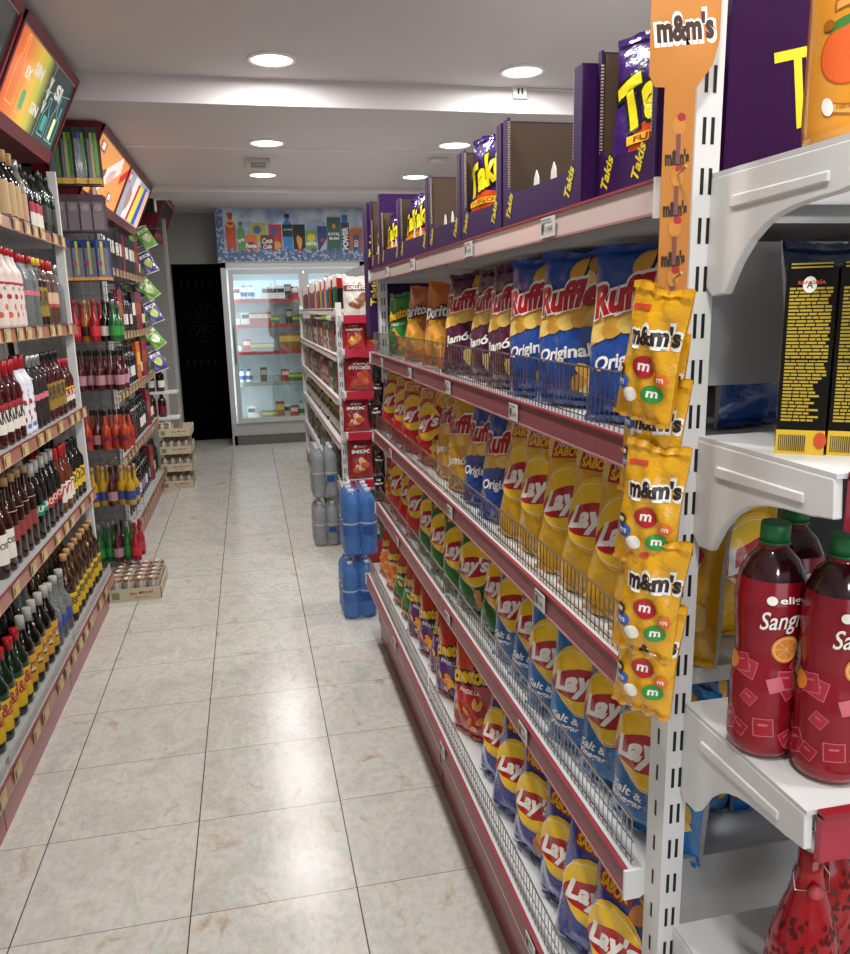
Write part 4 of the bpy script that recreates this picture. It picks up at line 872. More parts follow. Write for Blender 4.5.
pk = {
 'pen': pack(.066, .30, mat('#2c2c30', .5), [d_rect(-.03, -.016, -.26, -.03, PN[0], 1, 1), d_rect(-.011, .003, -.26, -.03, PN[1], 1, 1), d_rect(.008, .022, -.25, -.03, PN[2], 1, 1), d_rect(-.034, .034, -.295, -.265, mat('#d8b04a', .5), 1, 1)]),
 'pen2': pack(.066, .30, mat('#34343a', .5), [d_rect(-.03, -.014, -.26, -.03, PN[4], 1, 1), d_rect(-.010, .004, -.26, -.03, PN[3], 1, 1), d_rect(.009, .024, -.25, -.03, PN[2], 1, 1), d_rect(-.034, .034, -.295, -.265, mat('#d8b04a', .5), 1, 1)]),
 'pink': pack(.066, .20, mat('#5c4650', .5), [d_rect(-.03, .03, -.18, -.10, mat('#6e4a55', .4), 1, 1), d_ell(0, -.07, .02, .02, mat('#b58a95', .4))]),
 'blue': pack(.066, .225, mat('#223c7c', .4), [d_rect(-.012, .002, -.19, -.01, PN[3], 1, 1), d_rect(.012, .022, -.19, -.02, PN[0], 1, 1), d_ell(-.02, -.13, .012, .012, mat('#c93a80', .4)), d_rect(-.036, .036, -.222, -.205, mat('#d89a3a', .5), 1, 1)]),
}
pk = {k: v.obj('blister_pack') for k, v in pk.items()}
rw = Row('on left hook display')
def hang(o, x, z, y=4.93, rz=None): o.location = (x, y, z); o.rotation_euler = (0, 0, rz if rz is not None else .12+R.uniform(-.2, .2)); return o
for z, ks, look in [(2.62, ['pen', 'pen2', 'pen', 'pen2'], 'pack of bright pens, top row'), (2.27, ['pink']*4, 'clear pack with pinkish contents'), (2.03, ['blue', 'blue', 'blue', 'blue'], 'blue blister pack with yellow item')]:
    for i, k in enumerate(ks):
        x = -.965+i*.066; hook(x, z+.0, .28)
        for q in range(2):
            rw.put(hang(place(pk[k], USED, (0, 0, 0)) if not USED.get(k) else dup(pk[k]), x, z, 4.93+q*.07), look+(' in front' if q == 0 else ' behind'), 'blister pack', 'blister packs on the hook display'); USED[k] = True
def mini(gl, cap, lab, txt=None): return bottle('miniature_bottle', .026, .10, .215, gl, cap, .03, lab, .03, .08, txt, parts=True, rn=.0095, shoulder=.035, n=12)
mn = {'red': (mini(glass('#9a1420'), CR, mat('#c9303a', .4)), 'small bright red bottle'), 'tig': (mini(glass('#b5641a'), CWD, mat('#2a2016', .4)), 'small amber bottle with black stripes'), 'grn': (mini(glass('#1d5c24'), CSV, mat('#2f8a3c', .4)), 'small green bottle'),
      'wine': (mini(glass('#4a0c10'), CK, mat('#b08088', .5)), 'small dark red bottle with pink label'), 'blk': (mini(GB, CK, LW), 'small black bottle with white label'), 'orn': (mini(glass('#a8380e'), CK, LR, 'A'), 'small orange red bottle'),
      'yel': (mini(glass('#b8901a'), CWD, mat('#3a4a8a', .4)), 'small yellow bottle with blue label')}
for z, ks in [(1.70, ['red', 'tig', 'red', 'blk', 'grn']), (1.42, ['wine', 'wine', 'wine', 'wine', 'wine']), (1.07, ['orn', 'wine', 'orn', 'orn', 'orn']), (.73, ['yel', 'yel', 'wine', 'yel', 'yel']), (.38, ['grn', 'grn', 'wine', 'grn', 'red'])]:
    for i, k in enumerate(ks):
        x = -.955+i*.052; hook(x, z+.012, .27)
        o = dup(mn[k][0]) if USED.get(k) else mn[k][0]; USED[k] = True
        q = dup(mn[k][0]); hang(q, x+.012, z-.235, 5.05); q.scale = (1, 1, 1.05); rw.put(q, 'rear '+mn[k][1], 'bottle', 'small bottles hanging on the hook display')
        hang(o, x, z-.235, 4.93+(i%2)*.03); o.scale = (1.1, 1.1, 1.1); rw.put(o, mn[k][1], 'bottle', 'small bottles hanging on the hook display')
rw.close()
# ---------- far left run, wine
FZ = [.20, .665, 1.095, 1.49, 1.93]; FX = [-.82, -.86, -.86, -.86, -.87]
fg, fch = left_gondola('wine_gondola', 'second white gondola run on the left, full of wine, beyond the hook display', 5.32, 2, 1.19, FZ, FX, -1.35)
for li, z in enumerate(FZ):
    yy = 5.42
    while yy < 7.65:
        o = price_tag(fg, None, 0, 0, 0, -1, '', TAGY, .078, .047); o.location = (FX[li]+.0035+1.1, yy-5.32, z-.024); yy += .17
def wine(lab, gl=GB, cap=CK, z0=.05, z1=.13): return bottle('wine_bottle', .038, .19, .30, gl, cap, .06, lab, z0, z1, None, parts=False, n=12)
def box_bottle(m, lm): b = MB(); b.box(-.045, .045, -.045, .045, 0, .31, m); flat(b, [d_rect(-.03, .03, .12, .22, lm, 1, 1)], -.0455); return b.obj('gift_box')
WN = {'w': (wine(LW), 'black wine bottle with white label'), 'p': (wine(mat('#8a7aa0', .5)), 'black wine bottle with lilac label'), 'k': (wine(mat('#2a2a2a', .5)), 'all black wine bottle'), 'r': (wine(mat('#7a1822', .5), GRD), 'dark red wine bottle'), 'c': (wine(mat('#c9b98a', .5), GG, CWD), 'green wine bottle with cream label'), 'o': (wine(mat('#c9722a', .5)), 'black wine bottle with orange label'),
      'b': (box_bottle(mat('#121214', .4), LW), 'black gift box with white label'), 'R': (box_bottle(mat('#7c1a24', .4), mat('#a34a2a', .4)), 'red gift box'), 'O': (box_bottle(mat('#c25a1c', .4), LY), 'orange gift box')}
for li, where, seq in [(4, 'top wine shelf', 'OObbwbbwbbRcbwbbRRww'), (3, 'fourth wine shelf', 'wcwkwwkRwwwkwbRRRkww'), (2, 'third wine shelf', 'ccbkkwwkwpwwkOwwRRwk'), (1, 'second wine shelf', 'kkwkrkkwkrkkwwwkRkww'), (0, 'lowest wine shelf', 'kkkkkkorwwppwkpRkwkk')]:
    rw = Row('on '+where)
    for i, k in enumerate(seq):
        s0 = WN[k][0]; o = dup(s0) if USED.get('W'+k) else s0; USED['W'+k] = True
        o.location = (-.925, 5.40+i*.1165, FZ[li]); o.rotation_euler = (0, 0, math.radians(60) if k in 'bRO' and False else 1.1 if k not in 'bRO' else 1.35); o.scale = (1, 1, .97 if li != 4 else .88)
        rw.put(o, WN[k][1], 'gift box' if k in 'bRO' else 'wine bottle', 'bottles on '+where)
    rw.close()
# ---------- end rack with hanging candy bags
er = empty('candy_rack', (-.86, 7.95, 0)); tag(er, 'white end rack with hooks of green and purple bags past the wine shelves', 'rack')
for x in (-.30, .16):
    MB().box(x, x+.03, .0, .03, .0, 2.46, mat('#8d8b88', .5)).obj('upright', er)
b = MB(); [b.tube([(-.30, .01, z), (.19, .01, z)], .003, GW, 4) for z in (.3, .6, .9, 1.2, 1.28, 1.5, 1.72, 1.94, 2.16, 2.38)]; b.obj('crossbar', er)
for z in (.66, .90): b = MB(); b.box(-.2, .18, -.20, 0, z-.02, z, WHITE); rail(b, 0, 1, 0, .001, z); b.obj('shelf', er)
cg = foil('#6fae3c'); cv = foil('#53408a')
def candy(f, c2): 
    w, h = .135, .20; ds = [d_ell(0, h*.45, w*.3, h*.2, c2, .5, 14, 3, .1), d_rect(-w*.4, w*.4, h*.72, h*.86, WHT, 6, 2, .1), d_text('GUM', 0, h*.79, w*.5, .014, f, .05, 0, .1)]
    return bag('candy_bag', w, h, .035, f, SILV, ds, 81, WHT, .02).obj('candy_bag')
cb = [candy(cg, pr('#dfe8c0')), candy(cv, pr('#b8d860'))]
rw = Row('on end rack', 'counting down from the top left')
for ti_, z in enumerate((2.38, 2.16, 1.94, 1.72, 1.50, 1.28)):
    for i in range(3):
        x = -1.0+i*.105; b = MB(); b.tube([(x+.86, 0, z), (x+.86, -.16, z+.01)], .0022, GW, 5); b.obj('hook', er)
        k = (i+ti_) % 2 if i else (ti_+1) % 2; o = cb[k]; o = dup(o) if USED.get('cb%d' % k) else o; USED['cb%d' % k] = True
        o.location = (x+R.uniform(-.01, .01), 7.80-i*.02, z-.185); o.rotation_euler = (-.3, -.35+R.uniform(-.25, .15), .55)
        rw.put(o, ('green' if k == 0 else 'purple')+' candy bag', 'candy bag', 'candy bags on the end rack')
rw.close()
rw = Row('on the end rack shelves')
for z in (.66, .90):
    for i in range(3):
        o = dup(WN['w' if z > .8 else 'r'][0]); o.location = (-1.01+i*.09, 7.84, z); o.scale = (1, 1, .78); rw.put(o, 'white labelled bottle' if z > .8 else 'red labelled bottle', 'wine bottle', 'bottles on the end rack')
rw.close()
# ---------- beer trays
KR = mat('#c9bda0', .75, 0, 0, 0, .05, 80); SMR = mat('#a32222', .5)
def beer_tray(L=.40, W=.29, h=.075):
    b = MB(); t = .004; b.box(0, W, 0, L, 0, .004, KR); 
    for (x0, x1, y0, y1) in [(0, W, 0, t), (0, W, L-t, L), (0, t, 0, L), (W-t, W, 0, L)]: b.box(x0, x1, y0, y1, .004, h, KR)
    flat(b, [d_text('San Miguel', W*.62, h*.58, W*.45, h*.3, SMR, .02, .2, .05), d_text('ESPECIAL', W*.62, h*.25, W*.25, .006, SMR, .01), d_rect(.02, .06, .015, h-.02, mat('#8a8068', .7), 1, 1)], 0)
    M = Matrix(((0, -1, 0, W), (1, 0, 0, 0), (0, 0, 1, 0), (0, 0, 0, 1)))
    flat(b, [d_text('San Miguel', L*.5, h*.55, L*.4, h*.35, SMR, .02, .2)], 0, .0005, M)
    return b.obj('beer_tray')
def can():
    b = MB(); W_ = mat('#c9c6c0', .3, .5); GD = mat('#b58a5c', .3, .7)
    b.lathe([(.026, 0, W_), (.033, .008, W_), (.033, .03, mat('#b9b4aa', .3, .4)), (.033, .105, GD), (.027, .117, GD), (.0265, .12, W_), (.0235, .119, W_), (.0232, .116, W_)], W_, 16)
    b.prism([(-.006, -.012), (.006, -.012), (.004, .008), (-.004, .008)], .1165, .1175, W_, 'z') if False else None
    b.box(-.004, .004, -.012, .004, .1165, .1178, W_)
    return b.obj('beer_can')
TR = beer_tray(); CN = can()
def put_can(x, y, z, rw, look): o = place(CN, USED, (x, y, z), R.uniform(0, 6)); rw.put(o, look, 'can', 'beer cans in the trays')
TR.location = (-.875, 4.60, 0); tag(TR, 'open cardboard beer tray on the floor beside the liquor shelves', 'beer tray'); USED['beer_tray'] = True
rows6 = ['first', 'second', 'third', 'fourth', 'fifth']
for j in range(5):
    rw = Row('in the floor tray', 'counting from the left')
    for i in range(4): put_can(-.875+.043+i*.068, 4.60+.045+j*.0765, .005, rw, 'beer can, %s row from the front,' % rows6[j])
    rw.close()
for s_ in range(4):
    z = s_*.165; o = dup(TR); o.location = (-.875+s_*.004, 7.62+.0, z+.0); o.rotation_euler = (0, 0, 0)
    tag(o, 'cardboard beer tray in the stack by the end rack, %s' % ['lowest of four', 'second from the bottom', 'third from the bottom', 'topmost of four'][s_], 'beer tray', 'beer trays stacked at the end rack')
    rw = Row('in the stacked tray, '+['lowest', 'second up', 'third up', 'topmost'][s_], 'from left')
    for j in range(2 if s_ < 3 else 1):
        for i in range(4 if s_ < 3 else 2): put_can(-.875+.043+i*.068, 7.62+.045+j*.3, z+.005, rw, 'beer can %s' % ('front' if j == 0 else 'back'))
    rw.close()
# ================================================================== WATER PACKS
def water_pack(col, wrapc, tint, n=(2, 3), r=.045, h=.315, lab='#5c6a7a'):
    root = empty('water_pack'); B_ = mat(col, .08, 0, 0, .55, .2, 30); 
    bp = None
    for i in range(n[0]):
        for j in range(n[1]):
            b = MB(); prof = [(r*.7, 0), (r*.97, .008)]
            for k in range(9): z = .02+k*.023; prof += [(r*.99, z), (r*.99, z+.008), (r*.90, z+.014)]
            prof += [(r, .235), (r*.85, .265), (r*.4, .288), (.014, .296), (.014, h)]
            if bp is None:
                b.lathe(prof, B_, 16); b.lathe([(r*1.01, .10), (r*1.01, .150)], mat(lab, .4), 16, cap=False); b.lathe([(r*1.015, .150), (r*1.015, .158)], LW, 16, cap=False); b.lathe([(.0155, h-.018), (.0155, h)], mat('#d4d8de', .4), 12); bp = b.obj('bottle', root); o = bp
            else: o = link(bp.copy(), root)
            o.location = (r+i*2*r, r+j*2*r, 0)
    W_, L_ = n[0]*2*r, n[1]*2*r; WR = mat(wrapc, .1, 0, 0, 0, .6, 22, .6, 0, tint)
    b = MB(); vs = []; m_ = 28; lv = [(0, .0), (.03, .004), (.12, .003), (.2, .003), (.25, .0), (.285, -.016), (.305, -.035)]
    for z, g_ in lv:
        for i in range(m_):
            a = 2*PI*i/m_; ca, sa = math.cos(a), math.sin(a); q = (abs(ca)**5+abs(sa)**5)**(-1/5)
            vs.append((W_/2+(W_/2+g_)*ca*q+.002*math.sin(7*a), L_/2+(L_/2+g_)*sa*q+.002*math.sin(5*a+z*30), z+.001))
    fs = [(j*m_+i, j*m_+(i+1) % m_, (j+1)*m_+(i+1) % m_, (j+1)*m_+i) for j in range(len(lv)-1) for i in range(m_)]; fs.append(tuple((len(lv)-1)*m_+i for i in range(m_)))
    b.add(vs, fs, WR, True); b.obj('shrink_wrap', root)
    b = MB(); b.tube([(W_/2, .03, .306), (W_/2, L_*.3, .325), (W_/2, L_*.7, .325), (W_/2, L_-.03, .306)], .006, mat('#4a4f5c', .5), 5); b.obj('handle', root)
    flat_ = MB(); flat_.box(W_*.55, W_*.85, -.0045, -.0035, .10, .14, mat('#24508f', .4)) if lab != '#5c6a7a' or True else None; flat_.obj('wrap_label', root)
    return root
gw = water_pack('#c4cbce', '#ccd0d2', .16, lab='#8a9094')
gw.location = (.365, 5.36, 0); tag(gw, 'grey shrink-wrapped water bottle pack on the floor, lower of the two', 'water pack', 'grey water packs')
o = dup(gw); o.location = (.37, 5.37, .345); o.scale = (1, 1, 1.12); tag(o, 'grey shrink-wrapped water bottle pack, upper of the two', 'water pack', 'grey water packs')
bw = water_pack('#5f98e0', '#6aa4f0', .22, lab='#2a5aa8')
bw.location = (.405, 3.98, 0); tag(bw, 'blue shrink-wrapped water bottle pack on the floor, lower of the two', 'water pack', 'blue water packs')
o = dup(bw); o.location = (.425, 4.0, .345); o.scale = (1, 1, 1.12); tag(o, 'blue shrink-wrapped water bottle pack, upper of the two', 'water pack', 'blue water packs')
# ================================================================== SECOND GONDOLA
g2 = empty('grocery_gondola', (1.1, 5.1, 0)); tag(g2, 'white grocery gondola with red rails on its near end, beyond the water packs', 'shelving')
def c2(mb, nm): o = mb.obj(nm, g2); o.location = (-1.1, -5.1, 0); return o
GZ = [.15, .46, .76, 1.05, 1.33, 1.62]
for i, (a, c) in enumerate([(5.13, 6.3), (6.31, 7.45), (7.46, 8.6)]):
    for z in GZ:
        c2(MB().box(.55, 1.05, a, c, z-.025, z-.002, WSHELF), 'shelf'); b = MB(); rail(b, .54, 1, a, c, z, mat('#c4c4c2', .35) if z > .2 else ROSE, .04, mat('#c8888c', .4)); c2(b, 'price_rail')
    c2(MB().box(.575, .585, a, c, 0, .12, REDM), 'kick_panel')
for y in (5.10, 8.62): b = MB(); upright(b, .548, .583, y-.02, y+.012, 1.66, WHITE, 'yx' if y < 5.2 else ''); c2(b, 'upright')
c2(MB().box(1.05, 1.08, 5.13, 8.6, .02, 2.0, mat('#8d8f90', .6)), 'back_panel')
RZ = [.555, .86, 1.115, 1.375, 1.578]
for z in RZ:
    c2(MB().box(.575, 1.6, 4.90, 5.08, z-.02, z, WSHELF), 'shelf'); c2(MB().box(.572, 1.6, 4.885, 4.90, z-.045, z+.004, mat('#a81f34', .3, 0, 0, 0, 0, 40, .3)), 'price_rail')
    c2(MB().prism([(5.08, z-.1), (5.08, z), (4.89, z), (4.89, z-.03)], .560, .572, WHITE, 'x'), 'bracket')
c2(MB().box(.575, 1.6, 4.90, 5.08, 0, .12, REDM), 'base_plinth')
# end bay bags
def nutbag(base, w, h, title, ms, band=None, seed=91):
    m = foil(base); ds = chips(0, h*.35, w*.22, 9, seed, ms)
    if band: ds.append(d_rect(-w*.48, w*.48, h*.62, h*.76, pr(band), 8, 2))
    ds += [d_text(title, 0, h*.69, w*.75, h*.09, WHT, .04, .1), d_text('el buen', 0, h*.82, w*.4, h*.06, WHT if not band else pr('#8a6a4a'), .02, .2)]
    return bag('snack_bag', w, h, .07, m, m, ds, seed, m)
NB = [(nutbag('#d6d0c8', .20, .235, 'GALLETAS', (pr('#8a5a34'), pr('#a87244'), pr('#7a4a2c')), '#7c3a4c'), 'white biscuit bag with maroon band'), (nutbag('#a31a24', .145, .20, 'cocktail', (CH1, CH2, pr('#b8682a')), None, 92), 'red cocktail snack bag'), (nutbag('#951822', .19, .205, 'STICKS', (pr('#b04a2a'), pr('#a33a22')), None, 93), 'red stick snack bag'), (nutbag('#8f1620', .17, .25, 'MIX', (pr('#d8a060'), pr('#c9b08a'), pr('#b5502a')), None, 94), 'dark red mixed nut bag')]
NB = [(a.obj('snack_bag'), l) for a, l in NB]
for bi_, x, z, l2 in [(0, .745, 1.58, 'on top of the red-railed end bay'), (0, .95, 1.58, 'on the red-railed end bay, farther right'), (1, .705, 1.377, 'on the second red shelf, left'), (1, .85, 1.377, 'on the second red shelf, right'), (1, 1.0, 1.377, 'on the second red shelf, far right'), (2, .73, 1.117, 'on the third red shelf, left'), (2, .93, 1.117, 'on the third red shelf, right'), (3, .70, .862, 'on the fourth red shelf, left'), (3, .88, .862, 'on the fourth red shelf, right'), (3, .72, .558, 'on the lowest red shelf, left'), (3, .90, .558, 'on the lowest red shelf, right')]:
    s0, l = NB[bi_]; o = dup(s0) if USED.get('nb%d' % bi_) else s0; USED['nb%d' % bi_] = True
    o.location = (x-.065, 4.955, z); o.rotation_euler = (-.08, 0, R.uniform(-.1, .1)-.05); o.scale = (1, 1, 1 if z < 1.3 and z > 1 or z > 1.5 or z < .6 else .85)
    tag(o, l+' '+l2, 'snack bag', 'snack bags on the red-railed end bay')
# goods along the side
def tin(c, c2_, h=.16, r=.04): b = MB(); m1, m2 = mat(c, .3, .2), mat(c2_, .3, .2); b.lathe([(r*.95, 0, m2), (r, .006, m1), (r, h*.65, m2), (r, h-.006, CSV), (r*.93, h, CSV)], m1, 14); return b.obj('tin')
def carton2(c, c2_, h=.2, w=.11): b = MB(); b.box(-w/2, w/2, -.04, .04, 0, h, mat(c, .5)); flat(b, [d_rect(-w*.4, w*.4, h*.45, h*.8, mat(c2_, .5), 1, 1), d_ell(0, h*.25, w*.25, h*.12, mat(c2_, .5))], -.0405); return b.obj('grocery_box')
def jar(c, lid='#c9a63a', h=.17, r=.043): b = MB(); b.lathe([(r*.9, 0), (r, .01), (r, h*.72), (r*.8, h*.82), (r*.8, h*.84, mat(lid, .3, .4)), (r*.82, h, mat(lid, .3, .4))], glass(c), 14); b.lathe([(r*1.01, h*.2), (r*1.01, h*.6)], LW, 14, cap=False); return b.obj('jar')
GK = {'y': (lambda: tin('#c9a62a', '#b0302a', .21), 'yellow tin'), 'b': (lambda: tin('#2a62a8', '#d0d0d0', .21), 'blue tin'), 'r': (lambda: tin('#b01e28', '#d8d0c8', .23), 'red tin'), 'g': (lambda: tin('#1d6a38', '#c8c8b8', .22), 'green tin'), 'k': (lambda: tin('#16161a', '#a8202a', .20), 'black and red tin'), 's': (lambda: carton2('#6a6c68', '#a33a3a'), 'grey box'), 'w': (lambda: carton2('#b9b4aa', '#3f6a3f'), 'white box'), 'R': (lambda: carton2('#8e1f2a', '#c9b8a8', .18), 'red box'), 'D': (lambda: carton2('#1c2a22', '#8a8a72', .2), 'dark green box'), 'j': (lambda: jar('#3a2410'), 'brown jar'), 'o': (lambda: jar('#6b5a1c', '#c9902a'), 'olive jar'), 'J': (lambda: jar('#15301a', '#b0a030'), 'green jar'), 'e': (lambda: jar('#14100e', '#222222', .2, .035), 'black bottle jar')}
GP = {}
for z, where, seq in [(1.62, 'top side shelf', 'kggkrgbyrbygrbyrgbrrybgrrgby'), (1.33, 'second side shelf', 'jeesswRwwsRsDwRRsDwsRwsDwRws'), (1.05, 'third side shelf', 'DssDwwsRRRRwsDsDRsRwRDswsRwR'), (.76, 'fourth side shelf', 'JJoooJjjejjJJjejjojJjJjejjJj'), (.46, 'fifth side shelf', 'kDDDskwDkDskwwDskDkwDkkDwsDk')]:
    rw = Row('on '+where+' of the grocery gondola', 'from near end')
    for i, k in enumerate(seq):
        if k not in GP: GP[k] = GK[k][0](); o = GP[k]
        else: o = dup(GP[k])
        o.location = (.615, 5.22+i*.12, z); o.rotation_euler = (0, 0, -PI/2+.1)
        rw.put(o, GK[k][1], GK[k][1].split()[-1], 'goods on the grocery '+where)
    rw.close()
# ================================================================== FRIDGE
FRM = mat('#b9b9b6', .35, .15); FY = 9.95
fr_ = empty('display_fridge', (.6, FY, 0)); tag(fr_, 'tall grey double-door glass display fridge with lit white interior at the aisle end', 'fridge')
def cf(mb, nm, bevel=0): o = mb.obj(nm, fr_, bevel=bevel); o.location = (-.6, -FY, 0); return o
X0, X1 = -.26, 1.45; IN = mat('#dfe9ec', .5)
b = MB(); b.box(X0, X0+.06, FY, YB-.02, 0, 2.18, FRM); b.box(X1-.06, X1, FY, YB-.02, 0, 2.18, FRM); b.box(X0, X1, FY, YB-.02, 2.12, 2.18, FRM); b.box(X0, X1, YB-.06, YB-.02, .1, 2.18, IN); b.box(X0, X1, FY+.02, YB-.02, .0, .27, FRM); b.box(X0+.06, X0+.075, FY+.05, YB-.06, .27, 2.12, IN); b.box(X1-.075, X1-.06, FY+.05, YB-.06, .27, 2.12, IN); b.box(X0+.06, X1-.06, FY+.06, YB-.06, 2.08, 2.12, IN); b.box(X0+.06, X1-.06, FY+.06, YB-.06, .27, .30, IN)
cf(b, 'cabinet')
b = MB(); b.box(X0+.005, X1-.005, FY-.008, FY+.02, .12, .27, mat('#a8a8a6', .4)); b.box(X0+.02, X1-.02, FY, FY+.02, 0, .12, mat('#5f605c', .5)); cf(b, 'base_grille')
for n_, (a, c) in enumerate([(X0+.08, .70), (.704, X1-.06)]):
    d = empty('door', (0, 0, 0)); d.parent = fr_; d.location = (-.6, -FY, 0)
    b = MB(); w = .055
    for (p, q, e, f) in [(a, a+w, .28, 2.10), (c-w, c, .28, 2.10), (a+w, c-w, .28, .28+w), (a+w, c-w, 2.10-w, 2.10)]: b.box(p, q, FY-.035, FY-.002, e, f, FRM)
    b.obj('door_frame', d)
    m = bpy.data.materials.new('door_glass'); m.use_nodes = True; nt = m.node_tree; pb = nt.nodes['Principled BSDF']; nt.nodes.remove(pb); out = nt.nodes['Material Output']
    t_ = nt.nodes.new('ShaderNodeBsdfTransparent'); t_.inputs[0].default_value = (.93, .97, .96, 1); gl_ = nt.nodes.new('ShaderNodeBsdfGlossy'); gl_.inputs['Roughness'].default_value = .02; mx = nt.nodes.new('ShaderNodeMixShader'); mx.inputs[0].default_value = .09
    nt.links.new(t_.outputs[0], mx.inputs[1]); nt.links.new(gl_.outputs[0], mx.inputs[2]); nt.links.new(mx.outputs[0], out.inputs[0])
    MB().box(a+w, c-w, FY-.024, FY-.018, .28+w, 2.10-w, m).obj('glass_pane', d)
    b = MB(); hx = a+w*.5 if n_ == 0 else c-w*.5; b.tube([(hx, FY-.036, 1.0), (hx, FY-.065, 1.03), (hx, FY-.065, 1.42), (hx, FY-.036, 1.45)], .008, mat('#6a6a6a', .3, .6), 6); b.obj('handle', d)
for x in (X0+.105, X1-.10):
    b = MB(); b.box(x-.012, x+.012, FY+.05, FY+.062, .35, 2.05, mat('#eaf4ff', .4, 0, 14.0)); cf(b, 'interior_lamp')
b = MB(); b.box(X0+.12, X1-.12, FY+.07, FY+.09, 2.055, 2.075, mat('#eaf4ff', .4, 0, 14.0)); cf(b, 'interior_lamp')
SHZ = [.33, .76, 1.14, 1.46, 1.76]
for z in SHZ:
    if z > .4: cf(MB().box(X0+.08, X1-.08, FY+.08, YB-.07, z-.02, z-.004, IN), 'shelf'); cf(MB().box(X0+.08, X1-.08, FY+.07, FY+.08, z-.045, z+.0, mat('#b8323c', .4) if z > 1.1 else mat('#a8a49c', .4)), 'price_rail')
def fbox(c, c2_, w=.10, h=.14): b = MB(); b.box(-w/2, w/2, -.05, .05, 0, h, mat(c, .45)); flat(b, [d_rect(-w*.42, w*.42, h*.5, h*.85, mat(c2_, .5), 1, 1)], -.0505); return b.obj('food_box')
def yog(c, h=.07): b = MB(); b.lathe([(.026, 0), (.035, h*.92), (.037, h*.95, mat(c, .3)), (.037, h, mat(c, .3))], mat('#e8e6e0', .4), 12); return b.obj('yogurt_pot')
def milkb(c, h=.2): b = MB(); b.lathe([(.036, 0), (.04, .01), (.04, h*.65), (.02, h*.85), (.018, h*.86, mat(c, .4)), (.018, h, mat(c, .4))], mat('#dde4dc', .35), 12); b.lathe([(.0405, h*.2), (.0405, h*.5)], mat(c, .4), 12, cap=False); return b.obj('milk_bottle')
FK = {'w': (lambda: fbox('#e2e0da', '#3a3a4a'), 'white food box'), 'r': (lambda: fbox('#b02a34', '#e8d8c8'), 'red food box'), 'g': (lambda: fbox('#4f7a4a', '#d8c83a', .12, .09), 'green food box'), 'n': (lambda: fbox('#9a6a34', '#e0b858', .11, .20), 'brown bread pack'), 'y': (lambda: yog('#d8b82a', .09), 'yellow topped pot'), 'p': (lambda: yog('#c9404a'), 'red topped pot'), 'm': (lambda: milkb('#2f8a4a'), 'green capped milk bottle'), 'b': (lambda: milkb('#2a5ab0', .16), 'blue capped bottle'), 'k': (lambda: fbox('#2a2420', '#b8a890', .08, .17), 'dark food box')}
FP = {}
def spread_(keys, x0=-.10, dx=.088): return [(k, x0+i*dx) for i, k in enumerate(keys) if k != '_']
for z, where, seq in [(1.76, 'on the top fridge shelf', spread_('wbb_wwwkrwkwwrwkw')), (1.46, 'on the second fridge shelf', spread_('pwrrrg_kgnnwgrrwg')), (1.14, 'on the third fridge shelf', spread_('prggg_nnnrrgwrngw')), (.76, 'on the fourth fridge shelf', spread_('bb_kpprggyy_wgrrw')), (.302, 'on the fridge floor', spread_('_wpggnwrmmmmgwmmg'))]:
    rw = Row(where, 'from the left')
    for i, (k, x) in enumerate(seq):
        if k not in FP: FP[k] = FK[k][0](); o = FP[k]
        else: o = dup(FP[k])
        o.location = (x, FY+.17+(.12 if (k == 'w' and z < .4) else 0), z); rw.put(o, FK[k][1], FK[k][1].split()[-1], 'food '+where)
    rw.close()
# header poster above the fridge
hp = empty('header_poster', (.585, 9.93, 2.19)); tag(hp, 'blue drinks poster of bottles and cans on ice above the fridge', 'poster')
b = MB(); m = bpy.data.materials.new('ice_print'); m.use_nodes = True; nt = m.node_tree; pb = nt.nodes['Principled BSDF']; pb.inputs['Roughness'].default_value = .35
tc = nt.nodes.new('ShaderNodeTexCoord'); nz = nt.nodes.new('ShaderNodeTexNoise'); nz.inputs['Scale'].default_value = 5; nz.inputs['Detail'].default_value = 4; cr = nt.nodes.new('ShaderNodeValToRGB')
cr.color_ramp.elements[0].position = .35; cr.color_ramp.elements[0].color = lin('#6a8ab4'); cr.color_ramp.elements[1].position = .68; cr.color_ramp.elements[1].color = lin('#d0dae6')
nt.links.new(tc.outputs['Object'], nz.inputs[0]); nt.links.new(nz.outputs[0], cr.inputs[0]); nt.links.new(cr.outputs[0], pb.inputs['Base Color'])
b.box(-.865, .865, 0, .02, 0, .60, m)
mi_ = bpy.data.materials.new('ice_cubes_print'); mi_.use_nodes = True; nt = mi_.node_tree; pb = nt.nodes['Principled BSDF']; vo = nt.nodes.new('ShaderNodeTexVoronoi'); vo.inputs['Scale'].default_value = 26; tc = nt.nodes.new('ShaderNodeTexCoord'); cr = nt.nodes.new('ShaderNodeValToRGB'); cr.color_ramp.elements[0].color = lin('#d8e2ee'); cr.color_ramp.elements[1].color = lin('#4f6890'); cr.color_ramp.elements[1].position = .55
nt.links.new(tc.outputs['Object'], vo.inputs[0]); nt.links.new(vo.outputs[0], cr.inputs[0]); nt.links.new(cr.outputs[0], pb.inputs['Base Color'])
def pc(c): return mat(c, .4)
ds = [d_rect(-.865, -.78, 0, .58, mi_, 1, 1)]
